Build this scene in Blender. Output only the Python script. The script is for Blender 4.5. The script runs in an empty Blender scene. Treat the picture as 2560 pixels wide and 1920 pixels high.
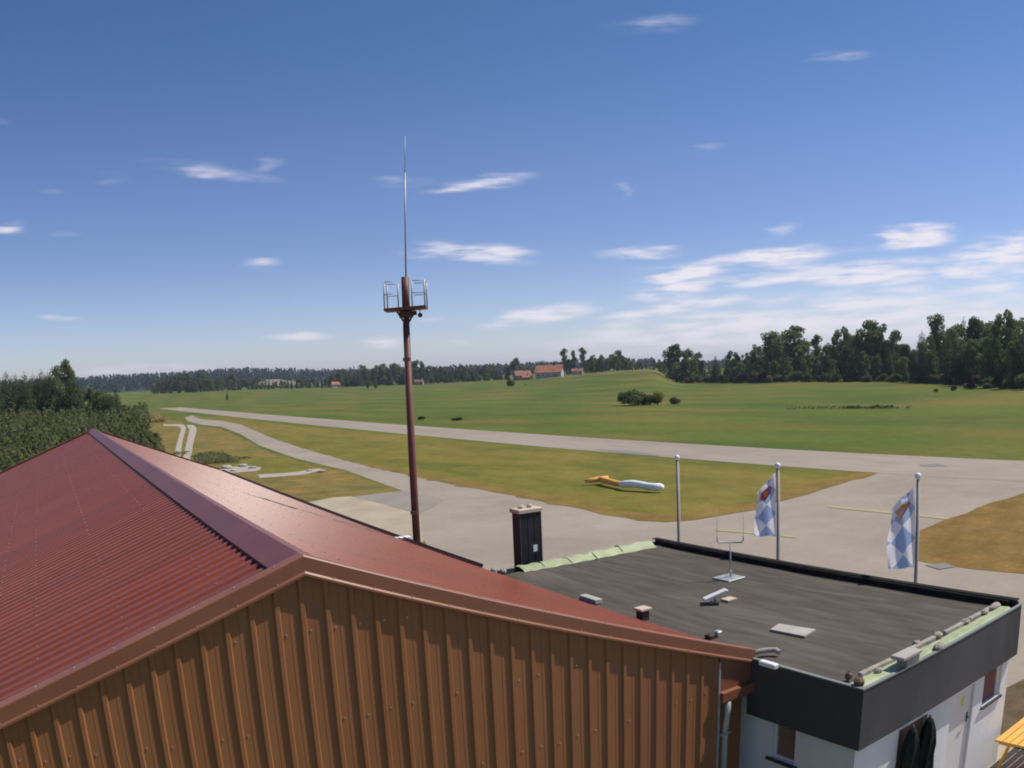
import bpy, math, random
import numpy as np
from mathutils import Vector, Matrix
R = math.radians
random.seed(7); rng = np.random.default_rng(7)
SC = bpy.context.scene
COL = SC.collection

# ------------------------------------------------------------------ camera
# world: x = along the hangar gable, y = along runway and hangar ridge, z = up (0 = apron)
EYE = Vector((0, 0, 7.8)); AZ = R(31.0); PITCH = R(-0.64); ROLL = R(2.44)
FPX = 2193.74                        # equisolid focal length in photo pixels (2560 wide)
cam = bpy.data.cameras.new('webcam'); cam_o = bpy.data.objects.new('webcam', cam); COL.objects.link(cam_o)
cam.type = 'PANO'; cam.panorama_type = 'FISHEYE_EQUISOLID'
cam.sensor_fit = 'HORIZONTAL'; cam.sensor_width = 36; cam.sensor_height = 27
cam.fisheye_lens = FPX / 2560 * 36; cam.fisheye_fov = R(170)
cam.clip_start = .05; cam.clip_end = 20000
Mroll = Matrix.Rotation(ROLL, 3, 'Y'); Mp = Matrix.Rotation(PITCH, 3, 'X'); Maz = Matrix.Rotation(-AZ, 3, 'Z')
CW = Maz @ Mp @ Mroll                # camera (right, forward, up) -> world
right, fwd, up = CW.col[0], CW.col[1], CW.col[2]
cm = Matrix((right, up, -fwd)).transposed().to_4x4(); cm.translation = EYE
cam_o.matrix_world = cm
SC.camera = cam_o

def ray(px, py):                     # photo pixel (2560x1920) -> world direction
    u, v = px - 1280, py - 960; r = max(math.hypot(u, v), 1e-6)
    th = 2 * math.asin(r / 2 / FPX); s = math.sin(th) / r
    return CW @ Vector((u * s, math.cos(th), -v * s))
def at_z(px, py, z): d = ray(px, py); return EYE + d * ((z - EYE.z) / d.z)
def at_y(px, py, y): d = ray(px, py); return EYE + d * (y / d.y)
def at_x(px, py, x): d = ray(px, py); return EYE + d * (x / d.x)
def at_r(px, py, rr): d = ray(px, py); return EYE + d * (rr / math.hypot(d.x, d.y))
K = 2560 / 2212                      # the survey of the far ground was made on a 2212 px wide print
# ------------------------------------------------------------------ world, sun, exposure
SUN_EL, SUN_AZ = R(54), R(107)       # azimuth clockwise from +y
W = bpy.data.worlds.new('World'); SC.world = W; W.use_nodes = True
nt = W.node_tree; N = nt.nodes; LK = nt.links
for n in list(N): N.remove(n)
def wn(t, **k):
    n = N.new(t)
    for a, b in k.items(): setattr(n, a, b)
    return n
sky = wn('ShaderNodeTexSky'); sky.sky_type = 'NISHITA'; sky.sun_disc = False
sky.sun_elevation = SUN_EL; sky.sun_rotation = SUN_AZ; sky.altitude = 500; sky.air_density = 1.0; sky.dust_density = .4; sky.ozone_density = 2.0
tc = wn('ShaderNodeTexCoord'); sep = wn('ShaderNodeSeparateXYZ'); LK.new(tc.outputs['Generated'], sep.inputs[0])
az = wn('ShaderNodeMath', operation='ARCTAN2'); LK.new(sep.outputs[0], az.inputs[0]); LK.new(sep.outputs[1], az.inputs[1])
el = wn('ShaderNodeMath', operation='ARCSINE'); LK.new(sep.outputs[2], el.inputs[0])
cmb = wn('ShaderNodeCombineXYZ'); LK.new(az.outputs[0], cmb.inputs[0]); LK.new(el.outputs[0], cmb.inputs[1])
st = wn('ShaderNodeMapping'); st.inputs['Scale'].default_value = (5.5, 32, 1); LK.new(cmb.outputs[0], st.inputs[0])
nz = wn('ShaderNodeTexNoise'); nz.inputs['Scale'].default_value = 1.6; nz.inputs['Detail'].default_value = 5; nz.inputs['Roughness'].default_value = .55; LK.new(st.outputs[0], nz.inputs['Vector'])
off = wn('ShaderNodeVectorMath', operation='MULTIPLY_ADD'); off.inputs[1].default_value = (.075, .02, 0)
LK.new(nz.outputs['Color'], off.inputs[0]); LK.new(cmb.outputs[0], off.inputs[2])
base_off = wn('ShaderNodeVectorMath', operation='SUBTRACT'); base_off.inputs[1].default_value = (.0375, .01, 0); LK.new(off.outputs[0], base_off.inputs[0])
CLOUDS = [(1980,508,112,27,1,-4),(1700,556,120,24,.95,-4),(1490,588,130,22,.95,-10),(1860,592,200,30,.95,2),(1470,627,110,26,.95,-10),
 (2170,545,130,38,.95,-6),(2160,622,80,18,.6,0),(1170,682,125,21,.85,-6),(1420,678,170,24,.7,-8),(1560,715,420,50,.8,-3),
 (1030,549,150,25,.8,4),(960,525,70,14,.4,8),(1040,394,120,18,.6,-6),(860,395,100,16,.25,6),(470,374,170,20,.40,8),(570,362,50,22,.3,-20),(24,488,45,17,.7,0),
 (570,567,60,12,.5,0),(650,729,95,16,.5,0),(832,746,50,17,.7,0),(1352,405,28,17,.3,40),(1815,121,90,19,.36,0),(1420,50,120,26,.27,0),
 (115,689,70,9,.5,0),(1400,546,90,15,.6,0),(1690,497,55,18,.35,-15),(1545,320,60,18,.2,-10),(300,800,210,16,.6,0),(1900,690,520,75,.75,0),
 (240,384,50,16,.25,0),(100,413,50,8,.2,0),(150,505,60,9,.2,5),(10,262,35,12,.2,0),(1620,562,280,15,.6,-3),(1950,572,300,14,.55,-3),(1500,662,200,16,.6,-8),(1780,645,260,18,.45,-3),(2110,585,160,22,.75,0),(1650,600,200,16,.7,-5),(990,732,45,9,.35,0),(940,690,50,9,.3,0)]
acc = None
for cx, cy, w, h, s, tilt in CLOUDS:
    d = ray(cx * K, cy * K); a0 = math.atan2(d.x, d.y); e0 = math.asin(d.z)
    mp = wn('ShaderNodeMapping', vector_type='TEXTURE'); mp.inputs['Location'].default_value = (a0, e0, 0)
    mp.inputs['Rotation'].default_value = (0, 0, R(-tilt)); mp.inputs['Scale'].default_value = (1.25 * w * K / FPX, 1.3 * h * K / FPX, 1)
    LK.new(base_off.outputs[0], mp.inputs[0])
    ln = wn('ShaderNodeVectorMath', operation='LENGTH'); LK.new(mp.outputs[0], ln.inputs[0])
    mr = wn('ShaderNodeMapRange', interpolation_type='SMOOTHSTEP'); mr.inputs['From Min'].default_value = 1.15; mr.inputs['From Max'].default_value = .1
    mr.inputs['To Max'].default_value = s; LK.new(ln.outputs['Value'], mr.inputs['Value'])
    if acc is None: acc = mr.outputs[0]
    else:
        mx = wn('ShaderNodeMath', operation='MAXIMUM'); LK.new(acc, mx.inputs[0]); LK.new(mr.outputs[0], mx.inputs[1]); acc = mx.outputs[0]
nz2 = wn('ShaderNodeTexNoise'); nz2.inputs['Scale'].default_value = 3.2; nz2.inputs['Detail'].default_value = 6; LK.new(st.outputs[0], nz2.inputs['Vector'])
wr = wn('ShaderNodeMapRange'); wr.inputs['From Min'].default_value = .34; wr.inputs['From Max'].default_value = .64; wr.inputs['To Min'].default_value = .30; wr.inputs['To Max'].default_value = 1.3; LK.new(nz2.outputs['Fac'], wr.inputs['Value'])
cf = wn('ShaderNodeMath', operation='MULTIPLY'); LK.new(acc, cf.inputs[0]); LK.new(wr.outputs[0], cf.inputs[1])
cs = wn('ShaderNodeMapRange', interpolation_type='SMOOTHSTEP'); cs.inputs['From Min'].default_value = .04; cs.inputs['From Max'].default_value = .95; cs.inputs['To Max'].default_value = .96; LK.new(cf.outputs[0], cs.inputs['Value'])
mixc = wn('ShaderNodeMixRGB'); mixc.inputs['Color2'].default_value = (6.4, 6.05, 6.5, 1)
LK.new(cs.outputs[0], mixc.inputs['Fac'])
tint = wn('ShaderNodeMixRGB', blend_type='MULTIPLY'); tint.inputs['Fac'].default_value = 1
tr = wn('ShaderNodeValToRGB'); LK.new(el.outputs[0], tr.inputs[0]); tr.color_ramp.interpolation = 'EASE'      # deeper blue upwards
tr.color_ramp.elements[0].position = 0; tr.color_ramp.elements[0].color = (.78, .75, .90, 1)
tr.color_ramp.elements[1].position = .42; tr.color_ramp.elements[1].color = (.37, .51, .69, 1)
tre = tr.color_ramp.elements.new(.17); tre.color = (.53, .565, .76, 1)
LK.new(tr.outputs[0], tint.inputs['Color2'])
LK.new(sky.outputs[0], tint.inputs['Color1']); LK.new(tint.outputs[0], mixc.inputs['Color1'])
bg = wn('ShaderNodeBackground'); bg.inputs['Strength'].default_value = .085
LK.new(mixc.outputs[0], bg.inputs['Color'])
wo = wn('ShaderNodeOutputWorld'); LK.new(bg.outputs[0], wo.inputs['Surface'])
sl = bpy.data.lights.new('sun', 'SUN'); sl.energy = 2.8; sl.angle = R(.53); sl.color = (1, .94, .84)
so = bpy.data.objects.new('sun', sl); COL.objects.link(so)
sd = Vector((math.sin(SUN_AZ) * math.cos(SUN_EL), math.cos(SUN_AZ) * math.cos(SUN_EL), math.sin(SUN_EL)))
so.rotation_euler = sd.to_track_quat('Z', 'Y').to_euler()
SC.view_settings.view_transform = 'Standard'; SC.view_settings.look = 'None'
SC.view_settings.exposure = 0.74; SC.view_settings.gamma = 1; SC.view_settings.use_curve_mapping = False
SC.render.engine = 'CYCLES'
SC.cycles.filter_width = 1.9; SC.cycles.max_bounces = 5; SC.cycles.volume_bounces = 0; SC.cycles.transparent_max_bounces = 8

# ------------------------------------------------------------------ materials
def mat(name, c1, c2=None, scale=3., rough=.7, spec=.3, metal=0., bump=0., bscale=None, stretch=(1, 1, 1), detail=6, lo=.35, hi=.65, c3=None, s3=.3, f3=.5, obj=True, grain=0.):
    c1, c2, c3 = [None if c is None else tuple(min(x * 1.25, .84) for x in c) for c in (c1, c2, c3)]
    m = bpy.data.materials.new(name); m.use_nodes = True
    t = m.node_tree; n = t.nodes; l = t.links
    p = n['Principled BSDF']; p.inputs['Roughness'].default_value = rough; p.inputs['Metallic'].default_value = metal
    p.inputs['Specular IOR Level'].default_value = spec
    if c2 is None: c2 = tuple(x * .85 for x in c1)
    tcn = n.new('ShaderNodeTexCoord'); mp = n.new('ShaderNodeMapping'); mp.inputs['Scale'].default_value = stretch
    if obj: l.new(tcn.outputs['Object'], mp.inputs[0])
    else:
        g = n.new('ShaderNodeNewGeometry'); l.new(g.outputs['Position'], mp.inputs[0])
    nn = n.new('ShaderNodeTexNoise'); nn.inputs['Scale'].default_value = scale; nn.inputs['Detail'].default_value = detail
    l.new(mp.outputs[0], nn.inputs['Vector'])
    r = n.new('ShaderNodeValToRGB'); r.color_ramp.elements[0].position = lo; r.color_ramp.elements[1].position = hi
    r.color_ramp.elements[0].color = (*c1, 1); r.color_ramp.elements[1].color = (*c2, 1)
    l.new(nn.outputs['Fac'], r.inputs[0]); out = r.outputs[0]
    if c3:
        n3 = n.new('ShaderNodeTexNoise'); n3.inputs['Scale'].default_value = s3; n3.inputs['Detail'].default_value = 4; l.new(mp.outputs[0], n3.inputs['Vector'])
        r3 = n.new('ShaderNodeValToRGB'); r3.color_ramp.elements[0].position = .48; r3.color_ramp.elements[1].position = .7
        r3.color_ramp.elements[0].color = (0, 0, 0, 1); r3.color_ramp.elements[1].color = (f3, f3, f3, 1)
        l.new(n3.outputs['Fac'], r3.inputs[0]); mx = n.new('ShaderNodeMixRGB'); mx.inputs['Color2'].default_value = (*c3, 1)
        l.new(r3.outputs[0], mx.inputs['Fac']); l.new(out, mx.inputs['Color1']); out = mx.outputs[0]
    if grain:                                   # fine mottling: tufts, grit, patches
        prev = out
        for gs, ga in ((.55, grain), (3.5, grain * .8)):
            ng = n.new('ShaderNodeTexNoise'); ng.inputs['Scale'].default_value = gs; ng.inputs['Detail'].default_value = 8; ng.inputs['Roughness'].default_value = .7; l.new(mp.outputs[0], ng.inputs['Vector'])
            rg = n.new('ShaderNodeMapRange'); rg.inputs['From Min'].default_value = .3; rg.inputs['From Max'].default_value = .7; rg.inputs['To Min'].default_value = 1 - ga; rg.inputs['To Max'].default_value = 1 + ga; l.new(ng.outputs['Fac'], rg.inputs['Value'])
            vm = n.new('ShaderNodeVectorMath'); vm.operation = 'SCALE'; l.new(prev, vm.inputs[0]); l.new(rg.outputs[0], vm.inputs['Scale']); prev = vm.outputs[0]
        out = prev
    l.new(out, p.inputs['Base Color'])
    if bump:
        b = n.new('ShaderNodeBump'); b.inputs['Strength'].default_value = bump; b.inputs['Distance'].default_value = .05
        nb = n.new('ShaderNodeTexNoise'); nb.inputs['Scale'].default_value = bscale or scale * 4; nb.inputs['Detail'].default_value = 5
        l.new(mp.outputs[0], nb.inputs['Vector']); l.new(nb.outputs['Fac'], b.inputs['Height']); l.new(b.outputs[0], p.inputs['Normal'])
    return m
M = {}
M['roof_red'] = mat('painted_roof_sheet', (.172, .042, .023), (.196, .050, .028), .6, .29, .11, stretch=(.4, 3, 1), c3=(.136, .044, .030), s3=.25, grain=.06)
M['wall_brown'] = mat('painted_wall_sheet', (.235, .095, .038), (.262, .108, .044), .8, .5, .3, stretch=(3, 3, .35), c3=(.200, .088, .040), s3=.8, f3=.6, grain=.07)
M['trim'] = mat('painted_trim', (.190, .074, .040), (.212, .083, .045), 1.5, .42, .35)
M['cap'] = mat('painted_ridge_cap', (.145, .046, .036), (.170, .056, .043), .7, .42, .4, c3=(.10, .05, .05), s3=1)
M['gutter'] = mat('brown_gutter', (.10, .035, .025), None, 2, .4, .5)
M['screw'] = mat('zinc_screw', (.45, .38, .36), None, 2, .35, .5, .6)
M['galv'] = mat('galvanised_metal', (.30, .31, .30), (.36, .37, .35), 6, .5, .4, .4)
M['alu'] = mat('aluminium_pole', (.21, .19, .175), (.26, .235, .215), 4, .55, .3)
M['white_metal'] = mat('white_enamel', (.78, .78, .77), (.72, .72, .71), 4, .35, .5)
M['mast'] = mat('rust_brown_paint', (.105, .040, .030), (.14, .052, .038), 2.5, .55, .35, stretch=(1, 1, .3), c3=(.18, .09, .06), s3=1.5)
M['steel_dark'] = mat('dark_platform_steel', (.05, .03, .022), (.075, .045, .03), 5, .6, .3)
M['bitumen'] = mat('bitumen_felt', (.062, .053, .042), (.088, .076, .060), 2.2, .88, .2, bump=.25, bscale=60, stretch=(2.5, .35, 1), c3=(.125, .108, .086), s3=.45, f3=.7, grain=.12)
M['fascia'] = mat('dark_fascia_board', (.042, .042, .045), (.056, .056, .059), 1.2, .62, .3, stretch=(1, 1, .3), c3=(.088, .086, .083), s3=.7, f3=.6, grain=.10)
M['fascia_edge'] = mat('grey_edge_strip', (.16, .18, .16), (.22, .23, .20), 3, .5, .4, .2)
M['kerb_black'] = mat('black_felt_kerb', (.012, .011, .010), (.020, .018, .015), 3, .9, .15)
M['mint'] = mat('pale_green_flashing', (.26, .30, .155), (.33, .365, .21), 3, .6, .35, c3=(.24, .25, .16), s3=1.4, f3=.6)
M['stone'] = mat('weathered_stone', (.24, .21, .18), (.34, .30, .26), 6, .9, .2, bump=.3, bscale=30)
M['slab'] = mat('pale_concrete_slab', (.30, .28, .25), (.36, .34, .30), 3, .9, .2)
M['plaster'] = mat('white_plaster', (.56, .555, .545), (.62, .615, .60), 1.2, .9, .2, bump=.15, bscale=50, stretch=(1, 1, .35), grain=.05)
M['door'] = mat('grey_white_door', (.55, .52, .50), (.58, .55, .52), 2, .5, .4)
M['blind'] = mat('brown_blind', (.16, .105, .075), (.19, .125, .09), 2, .8, .2)
M['blind_red'] = mat('red_brown_blind', (.16, .07, .06), (.19, .085, .07), 2, .8, .2)
M['sill'] = mat('dark_sill', (.05, .05, .055), None, 3, .6, .3)
M['yellow'] = mat('yellow_print', (.75, .52, .05), None, 3, .6, .3)
M['parasol'] = mat('dark_green_cloth', (.012, .016, .013), (.022, .027, .022), 5, .9, .1)
M['wood_brown'] = mat('brown_wood', (.10, .06, .04), (.15, .09, .06), 4, .7, .3, stretch=(1, 1, .2))
M['orange_wood'] = mat('varnished_orange_wood', (.62, .30, .045), (.72, .38, .07), 3, .45, .4, stretch=(.4, 5, 5))
M['slate'] = mat('black_cladding', (.012, .013, .015), (.022, .023, .026), 3, .5, .4)
M['cap_stone'] = mat('sandy_cap_stone', (.42, .33, .26), (.50, .40, .32), 4, .9, .2, c3=(.25, .16, .12), s3=3)
M['sticker'] = mat('pale_blue_sticker', (.62, .72, .85), None, 20, .5, .3)
M['orange_cloth'] = mat('orange_cloth', (.78, .30, .07), (.84, .36, .10), 3, .8, .2)
M['white_cloth'] = mat('white_cloth', (.82, .82, .82), (.78, .78, .78), 3, .8, .2)
M['tile_roof'] = mat('red_clay_roof', (.27, .105, .065), (.35, .15, .09), .3, .85, .2)
M['tile_dark'] = mat('weathered_clay_roof', (.20, .10, .07), (.27, .14, .10), .3, .85, .2)
M['house_wall'] = mat('pale_render_wall', (.40, .38, .35), (.34, .32, .30), .5, .9, .2)
M['barn_wall'] = mat('tan_board_wall', (.25, .17, .11), (.30, .21, .14), .7, .9, .2)
M['pane'] = mat('dark_window_pane', (.03, .035, .04), None, 1, .1, .5)
M['trunk'] = mat('bark', (.075, .055, .04), (.11, .085, .065), 3, .95, .1)
M['birch_bark'] = mat('pale_bark', (.42, .39, .34), (.20, .17, .14), 3, .9, .1)
def leafmat(name, a, b, sc=.35):
    m = mat(name, a, b, sc, .75, .15, detail=8, lo=.3, hi=.7, obj=False)
    t = m.node_tree; p = t.nodes['Principled BSDF']; src = p.inputs['Base Color'].links[0].from_socket      # light shining through the leaves
    tl = t.nodes.new('ShaderNodeBsdfTranslucent'); mx = t.nodes.new('ShaderNodeMixShader'); mx.inputs[0].default_value = .45
    t.links.new(src, tl.inputs[0]); t.links.new(p.outputs[0], mx.inputs[1]); t.links.new(tl.outputs[0], mx.inputs[2])
    t.links.new(mx.outputs[0], t.nodes['Material Output'].inputs['Surface']); return m
M['spruce'] = leafmat('spruce_needles', (.060, .084, .042), (.105, .136, .058))
M['oak'] = leafmat('broad_leaves', (.086, .114, .046), (.150, .184, .068))
M['ash'] = leafmat('light_leaves', (.11, .135, .055), (.18, .20, .08))
M['birch'] = leafmat('birch_leaves', (.12, .14, .06), (.19, .205, .09))
M['bush'] = leafmat('shrub_leaves', (.075, .10, .042), (.128, .155, .064))
M['yellow_bush'] = leafmat('yellow_shrub_leaves', (.15, .15, .03), (.21, .20, .045))
M['red_bush'] = leafmat('purplish_shrub_leaves', (.075, .058, .045), (.11, .085, .06))
M['thicket'] = leafmat('thicket_leaves', (.130, .142, .058), (.195, .205, .085), .12)
M['far_wood'] = leafmat('far_wood_leaves', (.022, .036, .022), (.042, .058, .030), .03)
M['dry_plant'] = leafmat('dry_stalks', (.30, .22, .10), (.40, .30, .14), .8)
M['meadow'] = mat('meadow_grass', (.060, .084, .0135), (.092, .112, .019), .035, .95, .1, stretch=(2.2, .7, 1), detail=10, c3=(.175, .118, .032), s3=.03, f3=.65, bump=.5, bscale=3, obj=False, grain=.22)
M['infield'] = mat('mown_grass', (.098, .100, .019), (.158, .130, .026), .16, .95, .1, stretch=(1.6, .6, 1), detail=10, c3=(.19, .130, .036), s3=.05, f3=.75, bump=.5, bscale=6, obj=False, grain=.22)
M['dry_grass'] = mat('dry_brown_grass', (.150, .088, .023), (.190, .118, .036), .5, .95, .1, detail=10, c3=(.11, .085, .022), s3=.15, f3=.5, bump=.6, bscale=6, obj=False, grain=.25)
M['bare_soil'] = mat('bare_brown_soil', (.085, .062, .036), (.125, .092, .054), .9, .95, .1, detail=10, bump=.5, bscale=8, obj=False, grain=.25)
M['slope_grass'] = mat('brown_slope_grass', (.150, .112, .044), (.120, .112, .034), .03, .95, .1, stretch=(2, .7, 1), detail=10, obj=False, grain=.2)
M['dry_bank'] = mat('dry_bank_grass', (.140, .105, .030), (.195, .134, .042), .35, .95, .1, detail=10, c3=(.092, .100, .024), s3=.12, f3=.8, bump=.6, bscale=6, obj=False, grain=.3)
M['dry_edge'] = mat('straw_coloured_edge', (.185, .120, .034), (.145, .104, .027), .4, .95, .1, detail=10, bump=.5, bscale=6, obj=False, grain=.25)
M['asphalt'] = mat('bleached_asphalt', (.240, .200, .158), (.275, .232, .184), .08, .9, .2, stretch=(2, .5, 1), detail=12, c3=(.205, .170, .135), s3=.3, f3=.5, bump=.2, bscale=20, obj=False, grain=.07)
M['apron'] = mat('apron_asphalt', (.232, .192, .152), (.275, .230, .182), .12, .9, .2, detail=12, c3=(.30, .252, .20), s3=.16, f3=.5, bump=.2, bscale=20, obj=False, grain=.08)
M['patch_dark'] = mat('grey_asphalt_patch', (.205, .178, .145), (.235, .205, .168), .4, .9, .2, obj=False)
M['patch_pale'] = mat('bleached_patch', (.30, .25, .20), (.265, .22, .175), .8, .9, .2, obj=False)
M['concrete'] = mat('pale_concrete', (.30, .25, .18), (.35, .29, .205), .5, .9, .2, obj=False, grain=.08, c3=(.25, .21, .155), s3=.4)
M['gravel'] = mat('pale_gravel', (.27, .24, .195), (.36, .32, .265), 1.5, .95, .1, obj=False, bump=.5, bscale=8)
M['puddle'] = mat('blue_grey_tar_stain', (.158, .145, .138), (.185, .168, .15), 1, .7, .3, obj=False)
M['line_yellow'] = mat('faded_yellow_paint', (.33, .28, .13), (.28, .235, .135), 2, .8, .2, obj=False)
M['hill'] = mat('hill_forest_floor', (.026, .038, .018), (.045, .058, .026), .01, .95, .1, detail=8, obj=False)
M['stubble'] = mat('stubble', (.16, .14, .085), (.19, .165, .10), .05, .95, .1, obj=False)

# ------------------------------------------------------------------ mesh helpers
class MB:
    def __init__(s): s.v = []; s.f = []; s.sm = []; s.uv = None
    def add(s, v, f, smooth=False):
        o = len(s.v); s.v += [tuple(p) for p in v]; s.f += [tuple(i + o for i in q) for q in f]; s.sm += [smooth] * len(f); return s
    def box(s, x0, x1, y0, y1, z0, z1):
        v = [(x, y, z) for z in (z0, z1) for y in (y0, y1) for x in (x0, x1)]
        return s.add(v, [(0, 2, 3, 1), (4, 5, 7, 6), (0, 1, 5, 4), (2, 6, 7, 3), (0, 4, 6, 2), (1, 3, 7, 5)])
    def bbox(s, x0, x1, y0, y1, z0, z1, b):   # box with chamfered vertical and top edges
        pts = [(x0 + b, y0), (x1 - b, y0), (x1, y0 + b), (x1, y1 - b), (x1 - b, y1), (x0 + b, y1), (x0, y1 - b), (x0, y0 + b)]
        cx, cy = (x0 + x1) / 2, (y0 + y1) / 2; kx, ky = 1 - 2 * b / (x1 - x0), 1 - 2 * b / (y1 - y0)
        v = [(x, y, z0) for x, y in pts] + [(x, y, z1 - b) for x, y in pts] + [(cx + (x - cx) * kx, cy + (y - cy) * ky, z1) for x, y in pts]
        f = [tuple(range(7, -1, -1)), tuple(range(16, 24))]
        for k in (0, 8): f += [(k + i, k + (i + 1) % 8, k + 8 + (i + 1) % 8, k + 8 + i) for i in range(8)]
        return s.add(v, f)
    def tube(s, pts, rad, n=8, caps=True, smooth=True):
        pts = [Vector(p) for p in pts]; rad = rad if isinstance(rad, (list, tuple)) else [rad] * len(pts)
        v = []; f = []; a = None
        for i, p in enumerate(pts):
            d = (pts[min(i + 1, len(pts) - 1)] - pts[max(i - 1, 0)]).normalized()
            if a is None: a = d.orthogonal().normalized()
            a = (a - d * a.dot(d)).normalized(); b = d.cross(a)
            v += [p + (a * math.cos(t) + b * math.sin(t)) * rad[i] for t in [2 * math.pi * k / n for k in range(n)]]
        for i in range(len(pts) - 1):
            f += [(i * n + k, i * n + (k + 1) % n, (i + 1) * n + (k + 1) % n, (i + 1) * n + k) for k in range(n)]
        s.add(v, f, smooth)
        if caps: o = len(s.v) - len(v); s.f += [tuple(o + k for k in range(n - 1, -1, -1)), tuple(o + len(v) - n + k for k in range(n))]; s.sm += [False, False]
        return s
    def sphere(s, c, r, n=10, m=6, sz=1.):
        v = [(c[0] + r * math.sin(math.pi * j / m) * math.cos(2 * math.pi * i / n), c[1] + r * math.sin(math.pi * j / m) * math.sin(2 * math.pi * i / n), c[2] + r * sz * math.cos(math.pi * j / m)) for j in range(m + 1) for i in range(n)]
        f = [(j * n + i, (j + 1) * n + i, (j + 1) * n + (i + 1) % n, j * n + (i + 1) % n) for j in range(m) for i in range(n)]
        return s.add(v, f, True)
    def prism(s, pts, d):                     # polygon (3d points) pushed along vector d
        n = len(pts); d = Vector(d); v = [Vector(p) for p in pts] + [Vector(p) + d for p in pts]
        return s.add(v, [tuple(range(n - 1, -1, -1)), tuple(range(n, 2 * n))] + [(i, (i + 1) % n, n + (i + 1) % n, n + i) for i in range(n)])
    def mesh(s, name):
        me = bpy.data.meshes.new(name); me.from_pydata([tuple(p) for p in s.v], [], s.f)
        me.polygons.foreach_set('use_smooth', s.sm); me.validate(); me.update(); return me
    def build(s, name, m, parent=None, loc=None):
        o = bpy.data.objects.new(name, s.mesh(name)); COL.objects.link(o)
        if m: o.data.materials.append(m)
        if parent: o.parent = parent
        if loc is not None: o.location = loc
        return o
def npmesh(name, v, f, m):                    # quads/tris from arrays
    me = bpy.data.meshes.new(name); k = f.shape[1]
    me.vertices.add(len(v)); me.vertices.foreach_set('co', v.astype(np.float32).ravel())
    me.loops.add(f.size); me.loops.foreach_set('vertex_index', f.astype(np.int32).ravel())
    me.polygons.add(len(f)); me.polygons.foreach_set('loop_start', np.arange(0, f.size, k, dtype=np.int32))
    me.update(calc_edges=True); me.materials.append(m); return me
def link(name, me, parent=None, loc=None):
    o = bpy.data.objects.new(name, me); COL.objects.link(o)
    if parent: o.parent = parent
    if loc is not None: o.location = loc
    return o
def tag(o, label=None, cat=None, group=None, kind=None):
    if label: o['label'] = label
    if cat: o['category'] = cat
    if group: o['group'] = group
    if kind: o['kind'] = kind
    return o
def empty(name, loc, label, cat, group=None, rz=0):
    o = bpy.data.objects.new(name, None); COL.objects.link(o); o.location = loc; o.rotation_euler = (0, 0, rz); o.empty_display_size = .3
    return tag(o, label, cat, group)

# ------------------------------------------------------------------ terrain
# surveyed foot of the tree belts: print column, print row, range in metres
BELT = [(-260, 882, 500), (0, 880, 500), (190, 857, 800), (330, 851, 900), (520, 843, 900), (700, 838, 850), (900, 831, 780), (1060, 823, 720), (1180, 816, 620),
        (1300, 805, 560), (1400, 798, 520), (1418, 801, 510), (1436, 814, 475), (1458, 827, 445), (1500, 829, 440), (1700, 826, 342), (1900, 825, 311), (2050, 831, 262), (2212, 839, 200), (2500, 860, 200)]
BT = []
for x, y, r in BELT:
    d = ray(x * K, y * K); BT.append((math.atan2(d.x, d.y), r, at_r(x * K, y * K, r).z))
BT = np.array(BT); 
def ground_z(x, y):
    a = np.arctan2(x, y); r = np.hypot(x, y)
    R1 = np.interp(a, BT[:, 0], BT[:, 1]); z1 = np.interp(a, BT[:, 0], BT[:, 2])
    fade = np.clip((a - (BT[0, 0] - .35)) / .35, 0, 1) * np.clip((BT[-1, 0] + .35 - a) / .35, 0, 1)
    t = np.clip((r - .5 * R1) / (.5 * R1), 0, 1); s = t * t * (3 - 2 * t)
    return fade * (z1 * s + np.clip(r - R1, 0, 900) * .0035 * (a < 1.6))
def gz(x, y): return float(ground_z(np.array(float(x)), np.array(float(y))))
A = np.radians(np.concatenate([np.arange(-180, -20, 5.), np.arange(-20, 80, .5), np.arange(80, 180.1, 5.)]))
RR = np.concatenate([[0.01, 6, 12, 20, 30], np.geomspace(40, 7000, 110)])
aa, rr = np.meshgrid(A, RR); X = rr * np.sin(aa); Y = rr * np.cos(aa); Z = ground_z(X, Y)
na, nr = len(A), len(RR); idx = np.arange(na * nr).reshape(nr, na)
F = np.stack([idx[:-1, :-1], idx[:-1, 1:], idx[1:, 1:], idx[1:, :-1]], -1).reshape(-1, 4)[:, ::-1]
tag(link('ground', npmesh('ground', np.stack([X, Y, Z], -1).reshape(-1, 3), F, M['meadow'])), kind='structure')

LAYER = [0]
def sheet(name, pts, m, layer, jitter=0., step=3., print_px=True, kind='structure', z=None):
    """flat patch on the ground from outline points given in the 2212 px print (or metres)"""
    P = [at_z(x * K, y * K, 0).xy for x, y in pts] if print_px else [Vector(p) for p in pts]
    if jitter:
        Q = []
        for i, p in enumerate(P):
            q = P[(i + 1) % len(P)]; n = max(1, min(60, int((q - p).length / step)))
            for k in range(n):
                c = p.lerp(q, k / n); Q.append(c + Vector((random.gauss(0, jitter), random.gauss(0, jitter))) * (1 if k else .3))
        P = Q
    from mathutils.geometry import tessellate_polygon
    v = [(p.x, p.y, .004 * layer) for p in P]; tri = tessellate_polygon([[Vector((p.x, p.y, 0)) for p in P]])
    mb = MB(); mb.add(v, tri); o = mb.build(name, m)
    if kind: tag(o, kind=kind)
    me = o.data
    if me.polygons and me.polygons[0].normal.z < 0: me.flip_normals()
    return o

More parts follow.
